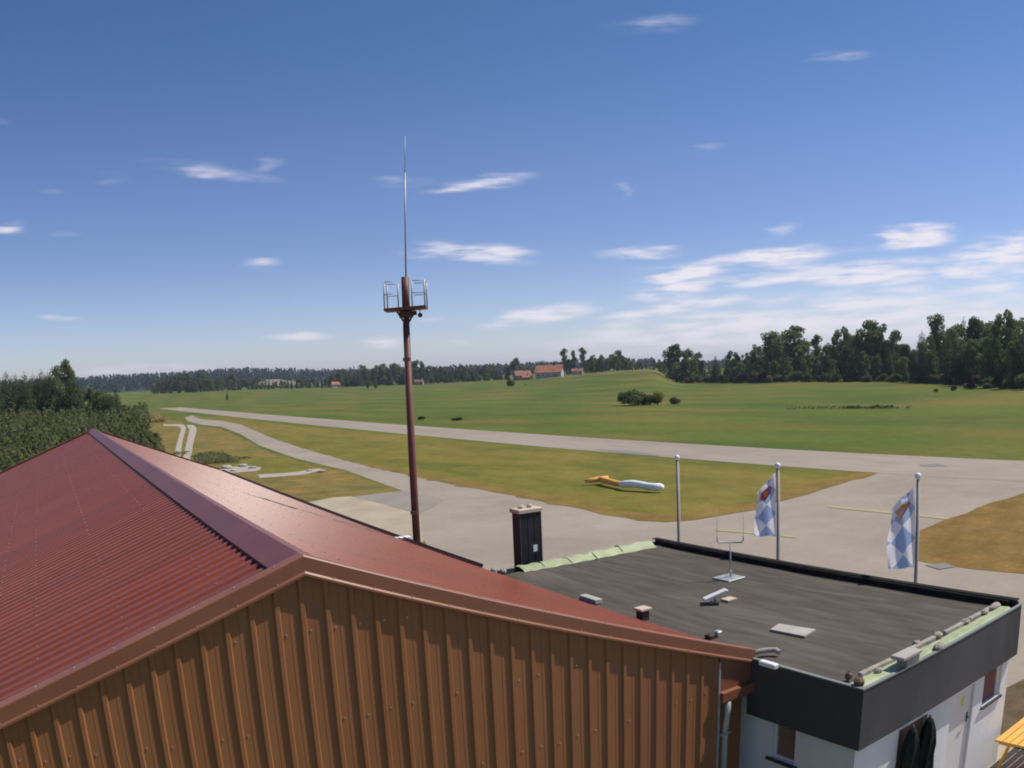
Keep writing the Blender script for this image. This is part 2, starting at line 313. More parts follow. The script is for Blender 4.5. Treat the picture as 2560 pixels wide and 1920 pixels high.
# runway and taxiway run along +y
RX0, RX1 = 50.1, 60.1
sheet('runway', [(RX0, -150), (RX1, -150), (RX1, 372), (RX0, 372)], M['asphalt'], 3, print_px=False)
INF = [(438, 900), (560, 912), (700, 925), (889, 941), (1100, 960), (1300, 978), (1500, 996), (1700, 1010), (1897, 1021), (1840, 1038), (1700, 1080), (1580, 1110), (1500, 1124), (1440, 1128), (1380, 1124), (1280, 1105),
       (1170, 1083), (1060, 1062), (960, 1043), (850, 1020), (740, 993), (640, 964), (585, 945), (545, 928), (520, 917), (480, 909), (432, 905), (415, 898)]
apron_px = [(395, 884), (440, 899), (415, 897), (400, 902), (405, 910), (432, 917), (478, 922), (520, 938), (560, 962), (610, 980), (640, 990), (700, 1005), (745, 1015), (800, 1035), (869, 1060), (757, 1074), (800, 1090), (880, 1115)]
def gp(x, y): return tuple(at_z(x * K, y * K, 0).xy)
apron = [gp(*p) for p in apron_px[2:]] + [(10.2, 16), (9.6, 8), (9, 2), (9, -40), (40, -60), (RX0 + .1, -60)] + [(RX0 + .1, 40)] + [gp(1897, 1021), gp(1440, 1040), gp(1000, 1000), gp(640, 955), gp(520, 914), gp(450, 903)]
sheet('apron', apron, M['apron'], 1, print_px=False)
sheet('infield_grass', INF, M['infield'], 4, .06, 1.5)
E1 = [(1897, 1021), (1840, 1038), (1700, 1080), (1580, 1110), (1500, 1124), (1440, 1128), (1380, 1124), (1280, 1105), (1170, 1083), (1060, 1062), (960, 1043), (850, 1020), (740, 993), (850, 1010), (960, 1033), (1060, 1050), (1170, 1070), (1280, 1091), (1380, 1108), (1440, 1112), (1500, 1106), (1580, 1092), (1700, 1062), (1800, 1032), (1850, 1022)]
sheet('straw_verge', E1, M['dry_edge'], 5, .25, 1.2)
sheet('dry_grass', [(1925, 1183), (1960, 1158), (2040, 1122), (2110, 1097), (2212, 1066), (2420, 1010), (2600, 1100), (2500, 1250), (2290, 1247), (2212, 1239), (2100, 1230), (2000, 1216), (1940, 1200)], M['dry_grass'], 4, .18, 1.5)
sheet('dry_grass_bank', [(430, 921), (478, 926), (516, 942), (556, 966), (606, 984), (636, 993), (700, 1009), (742, 1018), (796, 1038), (864, 1060), (740, 1076), (660, 1086), (600, 1080), (540, 1040), (430, 1000), (330, 985), (320, 930), (350, 905), (395, 912), (400, 921)], M['dry_bank'], 2, .3, 2.)
sheet('green_verge', [(425, 985), (480, 975), (560, 985), (620, 992), (690, 1012), (640, 1030), (560, 1020), (470, 1005)], M['infield'], 3, .5, 1.5)
sheet('concrete_pad', [(663, 1086), (720, 1075), (757, 1073), (800, 1083), (908, 1111), (915, 1172), (840, 1160), (740, 1118)], M['concrete'], 6)
sheet('asphalt_patch', [(757, 1074), (869, 1060), (960, 1080), (908, 1110), (800, 1083)], M['patch_dark'], 5)
sheet('gravel_strip', [(555, 1026), (640, 1020), (690, 1012), (700, 1016), (650, 1026), (560, 1033)], M['gravel'], 6, .15, 1.)
sheet('gravel_heap_base', [(470, 1014), (520, 1006), (560, 1009), (555, 1018), (490, 1022)], M['gravel'], 6, .25, .8)
sheet('track_rut', [(374, 990), (383, 955), (390, 932), (391, 925), (386, 921), (352, 920), (353, 916.5), (388, 916.5), (398, 918), (402, 923), (400, 932), (394, 955), (389, 992)], M['gravel'], 5)
sheet('track_rut', [(395, 994), (402, 960), (408, 936), (409, 927), (403, 919.5), (408, 917.5), (418, 918.5), (424, 923), (424, 934), (417, 960), (411, 997)], M['gravel'], 5)
# paint and stains on the apron
sheet('painted_line', [(1790, 1093), (1900, 1103), (2052, 1119), (2046, 1123), (1900, 1108), (1790, 1097)], M['line_yellow'], 6)
sheet('painted_line', [(1545, 1143), (1640, 1151), (1720, 1160), (1720, 1163), (1640, 1155), (1545, 1147)], M['line_yellow'], 6)
for q in [[(2000, 1222), (2040, 1218), (2068, 1225), (2030, 1231)], [(1290, 971), (1360, 975), (1420, 982), (1420, 986), (1340, 980)], [(1985, 1003), (2040, 1003), (2050, 1008), (1995, 1009)]]:
    sheet('tar_stain', q, M['puddle'], 7, .15, .6)
sheet('terrace', [(9.7, 2), (15.4, 2), (15.4, 7.35), (9.7, 7.35)], M['concrete'], 4, print_px=False)
sheet('bare_ground', [(15.3, 2), (26, 2), (26, 6.8), (19, 8.6), (15.0, 9.2), (14.8, 7.4), (15.3, 7.3)], M['bare_soil'], 3, .06, .8, print_px=False)

# ------------------------------------------------------------------ hangar
TH = R(20.3); RIDGE = Vector((2.70, 9, 5.88)); CT, ST = math.cos(TH), math.sin(TH)
YF, YB = 9.0, 47.0; XE = 9.60; XW = 2 * RIDGE.x - XE
hangar = empty('hangar', (2.7, 28, 0), 'large hangar with a red corrugated gable roof and brown ribbed metal wall', 'hangar')
def H(mb, name, m, parent=None):
    o = mb.build(name, m); o.parent = parent or hangar
    o.matrix_parent_inverse = hangar.matrix_basis.inverted() if not parent else parent.matrix_basis.inverted()
    return o
hangar_inv = Matrix.Translation(-Vector((2.7, 28, 0)))
def H(mb, name, m, parent=None):              # vertices are stored relative to the hangar's empty
    mb.v = [tuple(Vector(p) - Vector((2.7, 28, 0))) for p in mb.v]
    return mb.build(name, m, parent or hangar)
PR = .27                                       # pitch of the roof ribs
prof = [(0, 0), (.112, 0), (.1345, .026), (.2305, .026), (.253, 0), (.27, 0)]
def slope(side, y0, y1, s0, s1, lift=0.):
    mb = MB(); ys = []; n = int((y1 - y0) / PR) + 1
    for i in range(n):
        for u, w in prof[:-1]:
            y = y0 + i * PR + u
            if y <= y1: ys.append((y, w))
    v = []
    for y, w in ys:
        for s in (s0, s1):
            v.append((RIDGE.x + side * (s * CT + w * ST), y, RIDGE.z - .04 - s * ST + (w + lift) * CT))
    f = [(2 * i, 2 * i + 1, 2 * i + 3, 2 * i + 2) if side > 0 else (2 * i + 2, 2 * i + 3, 2 * i + 1, 2 * i) for i in range(len(ys) - 1)]
    mb.add(v, f); return mb
LS = (XE - RIDGE.x) / CT
for side in (1, -1):
    # two courses of sheets, the upper one lapping over the lower
    H(slope(side, YF + .07, YB, 0, LS * .545, .004), 'roof_sheet', M['roof_red'])
    H(slope(side, YF + .07, YB, LS * .53, LS, 0), 'roof_sheet', M['roof_red'])
# ridge cap
mb = MB(); cw = .35
for y0, y1 in ((9.15, 21.2), (21.1, 34.3), (34.2, YB)):
    dz = .0 if y0 < 10 else .004 * (1 if y0 < 30 else 2)
    L_ = [(-cw * CT, -cw * ST - .008 + dz), (-cw * CT, -cw * ST + .012 + dz), (0, .052 + dz), (cw * CT, -cw * ST + .012 + dz), (cw * CT, -cw * ST - .008 + dz)]
    v = [(RIDGE.x + a, y, RIDGE.z + b + .01) for y in (y0, y1) for a, b in L_]
    mb.add(v, [(i, i + 1, i + 6, i + 5) for i in range(4)] + [(0, 5, 6, 1)][:0])
H(mb, 'ridge_cap', M['cap'])
# verge trim: top flange + face + lower lip, both slopes, front and back
def verge(side, yy, dirn):
    mb = MB(); t = .20
    # section in (along y, normal offset n): outer shell
    sec = [(.17, .052), (.17, .062), (.0, .062), (-.012, .050), (-.012, -.105), (-.030, -.125), (-.030, -.150), (.0, -.150), (.0, .045)]
    s_end = LS + .01
    v = []
    for s in (0, s_end):
        for q, nn_ in sec:
            # normal offset measured vertically at the apex so both sides mitre
            z = RIDGE.z - s * ST + nn_ / CT
            v.append((RIDGE.x + side * s * CT, yy + q * dirn, z))
    n = len(sec)
    f = [(i, (i + 1) % n, n + (i + 1) % n, n + i) for i in range(n)] + [tuple(range(n)), tuple(range(2 * n - 1, n - 1, -1))]
    mb.add(v, f); return mb
for side in (1, -1):
    H(verge(side, YF + .03, 1), 'verge_trim', M['trim'])
    H(verge(side, YB - .03, -1), 'verge_trim', M['trim'])
# gable wall: trapezoid sheeting, ribs proud towards the camera
YWL = YF + .085; PW = .2935
def gable_profile(x):                          # depth of the sheet at x (0 = pan, .04 = rib crown)
    u = ((x - (-.29)) % PW) / PW
    if u < .10: return .027
    if u < .16: return .027 * (1 - (u - .10) / .06)
    if u < .86: return 0
    if u < .94: return .027 * (u - .86) / .08
    return .027
xs = []
x = XW + .7
k0 = math.floor((x + .29) / PW)
for k in range(k0, k0 + 50):
    for u in (.0, .10, .16, .49, .495, .52, .525, .86, .94):
        xx = -.29 + (k + u) * PW
        if XW + .7 <= xx <= 8.86: xs.append((xx, .0025 if u in (.495, .52) else gable_profile(xx + 1e-6)))
v = []
for xx, dep in xs:
    zt = RIDGE.z - abs(xx - RIDGE.x) * math.tan(TH) - .06
    v += [(xx, YWL - dep, 0), (xx, YWL - dep, zt)]
mb = MB(); mb.add(v, [(2 * i, 2 * i + 2, 2 * i + 3, 2 * i + 1) for i in range(len(xs) - 1)])
H(mb, 'gable_wall', M['wall_brown'])
# other walls
mb = MB(); mb.box(8.80, 8.86, YWL + .004, YB - .3, 0, 3.2); mb.box(XW + .66, XW + .7, YWL, YB - .3, 0, 3.2)
gb = [(XW + .7, YB - .3, 0), (8.8, YB - .3, 0), (8.8, YB - .3, 3.2), (RIDGE.x, YB - .3, 5.7), (XW + .7, YB - .3, 3.2)]
mb.prism(gb, (0, .04, 0))
H(mb, 'wall', M['wall_brown'])
H(MB().box(8.862, 10.0, YWL + .25, YWL + .29, 0, 2.6), 'filler_wall', M['wall_brown'])
# boxed eave end with pink-lit ledge, eave soffit
ze = lambda xx: RIDGE.z - (xx - RIDGE.x) * math.tan(TH)
H(MB().prism([(8.88, YF + .06, 2.86), (9.57, YF + .06, 2.86), (9.57, YF + .06, ze(9.57) - .12), (8.88, YF + .06, ze(8.88) - .12)], (0, .05, 0)), 'eave_end_panel', M['trim'])
mb = MB(); mb.prism([(8.88, YF + .14, 2.865), (8.88, YF - .03, 2.850), (8.88, YF - .03, 2.70), (8.88, YF + .0, 2.665), (8.88, YF + .14, 2.665)], (.70, 0, 0))
H(mb, 'eave_ledge', M['trim'])
H(MB().box(8.87, 9.56, YF + .16, YB - .1, 2.70, 2.74), 'soffit', M['trim'])
# corner flashing strip with a light edge
H(MB().box(8.84, 8.875, YF + .035, YF + .082, 1.0, 3.36), 'corner_strip', M['galv'])
# gutters along the eaves
mb = MB(); n = 9
for side, xe, ya in ((1, XE, 17.9), (-1, XW, YF)):
    v = []
    for yy in (ya, YB):
        for i in range(n):
            t = math.pi * i / (n - 1)
            v.append((xe + side * (.07 - .085 * math.cos(t)), yy, ze(XE) + .02 - .10 * math.sin(t)))
        for i in range(n):
            t = math.pi * (n - 1 - i) / (n - 1)
            v.append((xe + side * (.07 - .078 * math.cos(t)), yy, ze(XE) + .02 - .092 * math.sin(t)))
    m2 = 2 * n
    mb.add(v, [(i, (i + 1) % m2, m2 + (i + 1) % m2, m2 + i) for i in range(m2)] + [tuple(range(m2)), tuple(range(2 * m2 - 1, m2 - 1, -1))], False)
H(mb, 'gutter', M['gutter'])
# downpipe with bracket
dp = H(MB().tube([(9.02, YF + .02, 2.68), (9.02, YF + .02, 2.45), (8.99, YF + .03, 2.2), (8.98, YF + .03, 0)], .055, 12), 'downpipe', M['galv'])
H(MB().box(8.86, 9.07, YF - .03, YF + .09, 2.13, 2.16), 'pipe_bracket', M['galv'], dp).location = (0, 0, 0)
# screws
mb = MB()
def screw(p, n):
    n = Vector(n).normalized(); a = n.orthogonal().normalized(); b = n.cross(a); p = Vector(p); r = .011
    v = [p + (a * math.cos(t) + b * math.sin(t)) * r for t in (0, 1.05, 2.09, 3.14, 4.19, 5.24)]; w = [q + n * .010 for q in v]
    mb.add(v + w, [(6, 7, 8, 9, 10, 11)] + [(i, (i + 1) % 6, 6 + (i + 1) % 6, 6 + i) for i in range(6)])
for k in range(-4, 31):
    xx = -.29 + k * PW
    for zz in (5.05, 3.95, 2.9):
        if zz < RIDGE.z - abs(xx - RIDGE.x) * math.tan(TH) - .4 and xx < 8.8 and random.random() < .7:
            screw((xx + .3 * PW, YWL, zz + random.uniform(-.02, .02)), (0, -1, 0))
for k in range(16):
    for side in (1, -1):
        s = .35 + k * .5; screw((RIDGE.x + side * s * CT, YF + .018, RIDGE.z - s * ST - .11), (0, -1, 0))
        screw((RIDGE.x + side * s * CT, YF + .12, RIDGE.z - s * ST + .062 / CT), (side * ST, 0, CT))
for j in range(0, 60):
    for s in (.9, 2.1, 3.3, LS * .55, 5.4, 6.7):
        for side in (1, -1):
            y = YF + .07 + j * PR * 2 + .185
            if random.random() < .85: screw((RIDGE.x + side * (s * CT + .036 * ST), y, RIDGE.z - .04 - s * ST + .04 * CT), (side * ST, 0, CT))
o = H(mb, 'screw', M['screw']); o['kind'] = 'stuff'

# ------------------------------------------------------------------ clubhouse with a flat roof
X0, X1, Y0, Y1, ZR, ZB = 9.56, 14.72, 6.82, 17.45, 3.20, 2.27
Xw, Yw, Xw1, Yw1 = 9.66, 6.95, 14.66, 17.25
CB = Vector((12.2, 12, 0))
club = empty('clubhouse', CB, 'white flat-roofed clubhouse with dark fascia boards and a black felt roof', 'building')
def C(mb, name, m, parent=None):
    mb.v = [tuple(Vector(p) - CB) for p in mb.v]; return mb.build(name, m, parent or club)
# walls with real openings left out (front wall faces -y, side wall faces -x)
mb = MB()
def wall_y(mb, y0, y1, x0, x1, z0, z1, holes):   # strips round the holes (x0,x1,z0,z1)
    xsx = sorted({x0, x1, *[h[0] for h in holes], *[h[1] for h in holes]})
    for a, b in zip(xsx[:-1], xsx[1:]):
        hs = [h for h in holes if h[0] <= a and h[1] >= b]
        if not hs: mb.box(a, b, y0, y1, z0, z1)
        else:
            h = hs[0]
            if h[2] > z0: mb.box(a, b, y0, y1, z0, h[2])
            if h[3] < z1: mb.box(a, b, y0, y1, h[3], z1)
HF = [(10.82, 11.66, 0, 2.12), (12.45, 13.28, 0, 2.14), (13.64, 14.36, 1.55, 2.26)]
wall_y(mb, Yw, Yw + .3, Xw, Xw1, 0, 2.75, HF)
for a, b, z0, z1 in [(Yw + .3, 8.13, 0, 2.75), (8.13, 8.62, 0, 1.60), (8.13, 8.62, 2.30, 2.75), (8.62, Yw1, 0, 2.75)]: mb.box(Xw, Xw + .3, a, b, z0, z1)
mb.box(Xw + .3, Xw1, Yw1 - .3, Yw1, 0, 2.75); mb.box(Xw1 - .3, Xw1, Yw + .3, Yw1 - .3, 0, 2.75)
C(mb, 'wall', M['plaster'])
# side window with brown blind
w = C(MB().box(Xw + .10, Xw + .14, 8.13, 8.62, 1.60, 2.30), 'window', M['blind'])
for q in ((8.13, 8.17, 1.60, 2.30), (8.58, 8.62, 1.60, 2.30), (8.17, 8.58, 1.60, 1.64)): C(MB().box(Xw + .07, Xw + .10, *q), 'frame', M['door'], w)
C(MB().box(Xw - .06, Xw + .10, 8.05, 8.70, 1.56, 1.598), 'sill', M['sill'], w)
# front window with red-brown blind
w = C(MB().box(13.64, 14.36, Yw + .10, Yw + .14, 1.55, 2.26), 'window', M['blind_red'])
for q in ((13.64, 13.69), (14.31, 14.36)): C(MB().box(*q, Yw + .06, Yw + .10, 1.55, 2.26), 'frame', M['white_metal'], w)
C(MB().box(13.60, 14.40, Yw - .05, Yw + .10, 1.505, 1.548), 'sill', M['sill'], w)
# white door with yellow sticker and dark handle
d = C(MB().box(12.46, 13.27, Yw + .05, Yw + .09, .02, 2.13), 'door', M['door'])
mb = MB(); mb.tube([(13.17, Yw + .05, 1.52), (13.17, Yw - .01, 1.52)], .014, 8); mb.tube([(13.17, Yw - .01, 1.52), (13.06, Yw - .01, 1.52)], .012, 8); mb.box(13.145, 13.195, Yw + .04, Yw + .05, 1.42, 1.60); C(mb, 'handle', M['sill'], d)
C(MB().box(12.91, 13.00, Yw + .044, Yw + .0495, 1.80, 1.97), 'sticker', M['yellow'], d)
# wooden terrace door behind the parasols
d2 = C(MB().box(10.83, 11.65, Yw + .08, Yw + .12, .02, 2.11), 'door', M['wood_brown'])
C(MB().tube([(11.56, Yw + .08, 1.05), (11.56, Yw + .02, 1.05), (11.46, Yw + .02, 1.05)], .012, 8), 'handle', M['sill'], d2)
# fascia boards (front, left, back, right), mitred by butting
C(MB().box(X0, X1, Y0, Y0 + .06, ZB, ZR + .03), 'fascia', M['fascia'])
C(MB().box(X0, X0 + .06, Y0 + .06, YF + .12, ZB, ZR + .03), 'fascia', M['fascia'])
C(MB().box(X1 - .06, X1, Y0 + .06, Y1, ZB, ZR + .10), 'fascia', M['fascia'])
C(MB().box(X0 + .3, X1 - .06, Y1 - .06, Y1, ZB, ZR + .05), 'fascia', M['fascia'])
mb = MB(); mb.box(X0 + .06, X1 - .06, Y0 + .06, Yw, ZB + .05, ZB + .07); mb.box(X0 + .06, Xw, Yw, YF + .1, ZB + .05, ZB + .07); C(mb, 'soffit', M['fascia'])
# edge strips on top of the fascia
mb = MB(); mb.box(X0 - .012, X1 + .01, Y0 - .012, Y0 + .055, ZR + .033, ZR + .055); mb.box(X0 - .012, X0 + .055, Y0 + .056, YF + .06, ZR + .033, ZR + .055)
C(mb, 'edge_strip', M['fascia_edge'])
# roof: bitumen strips laid along y, each lapping the next
mb = MB(); mb.box(X0 + .07, X1 - .08, Y0 + .07, Y1 - .07, ZR - .25, ZR - .02); C(mb, 'roof_deck', M['kerb_black'])
ns = 6; wS = (X1 - X0 - .34) / ns
for i in range(ns):
    a = X0 + .08 + i * wS; n = 26; mb = MB(); v = []; yb0, yb1 = Y0 + .30, Y1 - .28
    if a < 9.75: yb0 = Y0 + .30
    for j in range(n + 1):
        y = yb0 + (yb1 - yb0) * j / n
        for xx, zz in ((a, .000), (a + .04, .004), (a + wS * .5, .002), (a + wS - .02, .009), (a + wS + .06, .011), (a + wS + .06, -.02)):
            v.append((xx + (random.gauss(0, .006) if xx > a + wS else 0), y, ZR + zz + random.gauss(0, .0012) + .010 * math.sin(j * .7 + i * 1.7) * .4))
    mb.add(v, [(6 * j + q, 6 * j + q + 1, 6 * j + q + 7, 6 * j + q + 6) for j in range(n) for q in range(5)], False)
    C(mb, 'roof_sheet', M['bitumen'])
# far kerb: black upstand along x = X1 with pale top line
C(MB().box(X1 - .20, X1 - .06, Y0 + .2, Y1 - .5, ZR - .02, ZR + .13), 'kerb', M['kerb_black'])
C(MB().box(X1 - .14, X1 + .015, Y0 + .06, Y1 + .01, ZR + .132, ZR + .150), 'coping', M['kerb_black'])
# pale green flashing, front edge: sloping strip and a sandy batten
mb = MB(); n = 30; v = []
for i in range(n + 1):
    x = X0 + .08 + (X1 - X0 - .4) * i / n; h = .012 * math.sin(i * 1.1) + random.gauss(0, .004)
    v += [(x, Y0 + .062, ZR + .028), (x, Y0 + .12, ZR + .05 + h), (x, Y0 + .30 + random.gauss(0, .006), ZR + .045 + h * .6), (x, Y0 + .37 + random.gauss(0, .008), ZR + .018)]
mb.add(v, [(4 * i + q, 4 * i + 4 + q, 4 * i + 5 + q, 4 * i + 1 + q) for i in range(n) for q in range(3)])
C(mb, 'flashing_strip', M['mint'])
for a, b, dy in ((10.0, 10.9, .0), (11.35, 12.35, .02), (12.45, 13.3, .0), (13.35, 14.2, .015)):
    C(MB().bbox(a, b, Y0 + .36 + dy, Y0 + .45 + dy, ZR + .0, ZR + .085, .012), 'batten', M['stone'])
# crumpled flashing on the back edge, five overlapping sheets
bx = [(10.35, 11.0), (10.95, 11.75), (11.7, 12.5), (12.45, 13.35), (13.3, 14.35)]
for j, (a, b) in enumerate(bx):
    mb = MB(); n = 8; v = []
    for i in range(n + 1):
        x = a + (b - a) * i / n; e = .03 * math.sin(i * 1.3 + j * 2)
        v += [(x, Y1 + .02, ZR + .02), (x, Y1 - .02, ZR + .085 + e * .5 + .012 * j), (x, Y1 - .20 + e, ZR + .10 + e * .6 + .015 * j), (x, Y1 - .38 + e + .05 * (i / n), ZR + .055 + e * .4), (x, Y1 - .44 + e, ZR + .012)]
    mb.add(v, [(5 * i + q, 5 * i + 5 + q, 5 * i + 6 + q, 5 * i + 1 + q) for i in range(n) for q in range(4)])
    C(mb, 'crumpled_flashing', M['mint'])
# edge angle along the hangar side of the roof
C(MB().box(X0 + .02, X0 + .075, YF + .2, Y1 - .1, ZR - .02, ZR + .035), 'edge_angle', M['kerb_black'])
def onroof(u, v): return at_z(1200 + u / 1.6265, 1100 + v / 1.6265, ZR + .02)

# ---- loose things on the flat roof
def T1(mb, name, m, loc, label, cat, group=None):
    o = mb.build(name, m, None, loc); return tag(o, label, cat, group)
def rock(sx, sy, sz, seed):
    r_ = random.Random(seed); mb = MB(); mb.sphere((0, 0, sz * .45), 1, 8, 5)
    mb.v = [(x * sx / 2 * (1 + r_.uniform(-.15, .15)), y * sy / 2 * (1 + r_.uniform(-.15, .15)), max(-.0, sz * .45 + (z - sz * .45) * sz * .55 * (1 + r_.uniform(-.15, .15)))) for x, y, z in mb.v]
    mb.sm = [False] * len(mb.f); return mb
def Rz(x_, y_): return at_z(1850 + x_ / 3.1155, 1450 + y_ / 3.1155, ZR + .05)
G = 'stones weighing down the green flashing'
for i, (u, v_, sx, sy, sz, lab) in enumerate([
    (1985, 212, .42, .16, .10, 'oblong stone at the far end of the front flashing'), (1900, 258, .22, .16, .09, 'second small stone from the far end of the front flashing'),
    (1755, 330, .24, .16, .09, 'rounded stone third from the far end of the front flashing'), (1540, 440, .20, .18, .10, 'rounded stone halfway along the sandy batten'),
    (1375, 505, .18, .16, .10, 'pale round stone just behind the big concrete block'), (1550, 535, .26, .18, .12, 'brown stone on the green strip right of the concrete block'),
    (1080, 712, .17, .13, .08, 'small pinkish stone alone on the near green strip'), (925, 815, .17, .18, .14, 'dark jagged stone at the near roof corner'),
    (845, 765, .13, .13, .12, 'small dark stone behind the near roof corner')]):
    p = Rz(u, v_); T1(rock(sx, sy, sz, i), 'stone', M['stone'] if i not in (7, 8) else M['wood_brown'], (p.x, p.y, ZR + .03), lab, 'stone', G)
p = at_z(2268, 1660, ZR + .05)
blk = empty('concrete_block', (p.x, p.y, ZR + .05), 'grey concrete block with overhanging lid, biggest of the pieces on the green flashing', 'block')
MB().bbox(-.16, .20, -.10, .10, 0, .15, .008).build('body', M['slate'] if False else M['stone'], blk)
MB().bbox(-.30, .22, -.13, .13, .152, .20, .01).build('lid', M['slab'], blk)
# hatch slab
q = [onroof(*a) for a in ((1215, 752), (1180, 775), (1320, 803), (1365, 775))]; c = sum(q, Vector()) / 4
T1(MB().prism([(a.x - c.x, a.y - c.y, 0) for a in q], (0, 0, .035)), 'paving_slab', M['slab'], (c.x, c.y, ZR + .012), 'flat pale grey slab lying alone on the black felt roof', 'slab')
# tilted white flat antenna on a stand
p = onroof(955, 660)
dish = empty('dish_antenna', (p.x, p.y, ZR + .01), 'small tilted white flat dish antenna on the felt roof', 'antenna')
ax_ = Vector((math.cos(AZ), -math.sin(AZ), .36)).normalized(); vw = Vector((math.sin(AZ), math.cos(AZ), -.18)).normalized(); nn_ = ax_.cross(vw).normalized(); vw = nn_.cross(ax_)
mb = MB(); mb.bbox(-.25, .25, -.15, .15, -.022, .022, .018); mb.v = [tuple(ax_ * x + vw * y + nn_ * z) for x, y, z in mb.v]
mb.build('dish_plate', M['white_metal'], dish, (0, 0, .17))
MB().tube([(0, 0, 0), (0, 0, .15)], .02, 8).build('stem', M['galv'], dish)
MB().tube([(-.12, 0, .012), (.12, 0, .012)], .014, 6).tube([(0, -.12, .012), (0, .12, .012)], .014, 6).build('foot', M['galv'], dish)
p = onroof(1012, 650); T1(MB().bbox(-.13, .13, -.11, .11, 0, .04, .006), 'paving_slab', M['cap_stone'], (p.x, p.y, ZR + .012), 'small sandy slab beside the tilted white dish antenna', 'slab')
# vent box
p = onroof(662, 728)
vent = empty('roof_vent', (p.x, p.y, ZR), 'small brown box vent with a lid beside the hangar eave', 'vent')
MB().bbox(-.09, .09, -.09, .09, 0, .20, .008).build('body', M['steel_dark'], vent); MB().bbox(-.13, .13, -.12, .12, .202, .245, .012).build('lid', M['cap_stone'], vent)
# pale block and dark bits by the eave
p = onroof(450, 655); T1(MB().bbox(-.09, .09, -.28, .28, 0, .09, .012), 'kerb_stone', M['slab'], (p.x, p.y, ZR + .02), 'long pale stone lying by the hangar eave', 'stone')
p = onroof(950, 800)
bits = empty('cable_clamp', (p.x, p.y, ZR + .01), 'dark twin cable clamp on the felt roof near the hangar eave', 'clamp')
MB().bbox(-.16, -.02, -.07, .07, 0, .08, .015).build('foot', M['steel_dark'], bits); MB().bbox(.04, .16, -.06, .06, 0, .10, .02).build('foot', M['galv'], bits); MB().tube([(-.1, 0, .06), (.1, 0, .08)], .012, 6).build('bar', M['steel_dark'], bits)
p = at_z(1540 + 2090 / 5.53, 1580 + 275 / 5.53, ZR + .08)
o = T1(MB().tube([(-.3, .12, .06), (-.1, .06, .09), (.05, 0, .08), (.12, -.08, .08), (.12, -.16, .05)], .045, 8), 'pipe_offcut', M['stone'], (p.x, p.y, ZR + .02), 'bent grey pipe lying on the roof beside the verge end of the hangar', 'pipe')
p = at_z(1540 + 2110 / 5.53, 1580 + 440 / 5.53, ZR + .1)
T1(MB().bbox(-.055, .055, -.17, .17, 0, .07, .015), 'kerb_stone', M['white_metal'], (p.x, p.y, ZR + .06), 'short white block on the roof edge beside the end of the hangar verge', 'block')
for i, (u, v_) in enumerate([(55, 535), (95, 540)]):
    p = onroof(u, v_); T1(rock(.16, .16, .12, 20 + i), 'stone', M['slab'], (p.x, p.y, ZR + .0), ['pale stone at the far hangar end of the roof, left one of the pair', 'pale stone at the far hangar end of the roof, right one of the pair'][i], 'stone', 'pale stones at the far roof corner')
# twin whip antenna
p = at_z(1200 + 985 / 1.6265, 1100 + 566 / 1.6265, ZR)
wa = empty('whip_antenna', (p.x + .1, p.y - .1, ZR + .01), 'grey antenna stand with a U-shaped bar holding two thin whips on the felt roof', 'antenna')
MB().bbox(-.26, .26, -.26, .26, 0, .035, .008).build('base_plate', M['galv'], wa)
MB().tube([(.05, 0, .035), (.05, 0, .80)], [.020, .016], 8).build('stem', M['galv'], wa)
mb = MB()
for a in range(3): mb.tube([(.05 + .10 * math.cos(a * 2.1), .10 * math.sin(a * 2.1), .036), (.05, 0, .22)], .008, 6)
mb.build('brace', M['galv'], wa)
u = Vector((.707, -.707, 0)) * .285
mb = MB(); mb.tube([Vector((.05, 0, .96)) - u, Vector((.05, 0, .85)) - u, Vector((.05, 0, .80)) - u * .9, Vector((.05, 0, .79)) + u * .9, Vector((.05, 0, .84)) + u, Vector((.05, 0, .95)) + u], .015, 8); mb.build('cross_arm', M['galv'], wa)
for s in (-1, 1): MB().tube([Vector((.05, 0, .95)) + u * s, Vector((.05, 0, 1.50)) + u * s], [.005, .0035], 5).build('whip', M['galv'], wa)
# furled parasols in front of the terrace door
for i, (px_, lab) in enumerate([(10.98, 'dark furled parasol by the terrace door, left of the two'), (11.48, 'dark furled parasol by the terrace door, right of the two')]):
    e = empty('parasol', (px_, Yw - .16, 0), lab, 'parasol', 'furled parasols by the terrace door')
    zz = [(.75, .06), (.9, .11), (1.15, .135), (1.5, .12), (1.72, .13), (1.95, .12), (2.10, .07), (2.16, .02)]
    mb = MB(); nn2 = 14; v = []
    for z, r_ in zz:
        for k in range(nn2):
            rr_ = r_ * (1 + .28 * (k % 2) * (1 if z < 1.9 else .3)); a = 2 * math.pi * k / nn2 + z * .5; v.append((rr_ * math.cos(a), rr_ * math.sin(a), z))
    mb.add(v, [(j * nn2 + k, j * nn2 + (k + 1) % nn2, (j + 1) * nn2 + (k + 1) % nn2, (j + 1) * nn2 + k) for j in range(len(zz) - 1) for k in range(nn2)]); mb.build('canopy', M['parasol'], e)
    MB().tube([(0, 0, .04), (0, 0, 2.20)], .022, 8).build('pole', M['steel_dark'], e); MB().bbox(-.2, .2, -.18, .1, 0, .06, .01).build('base', M['stone'], e)
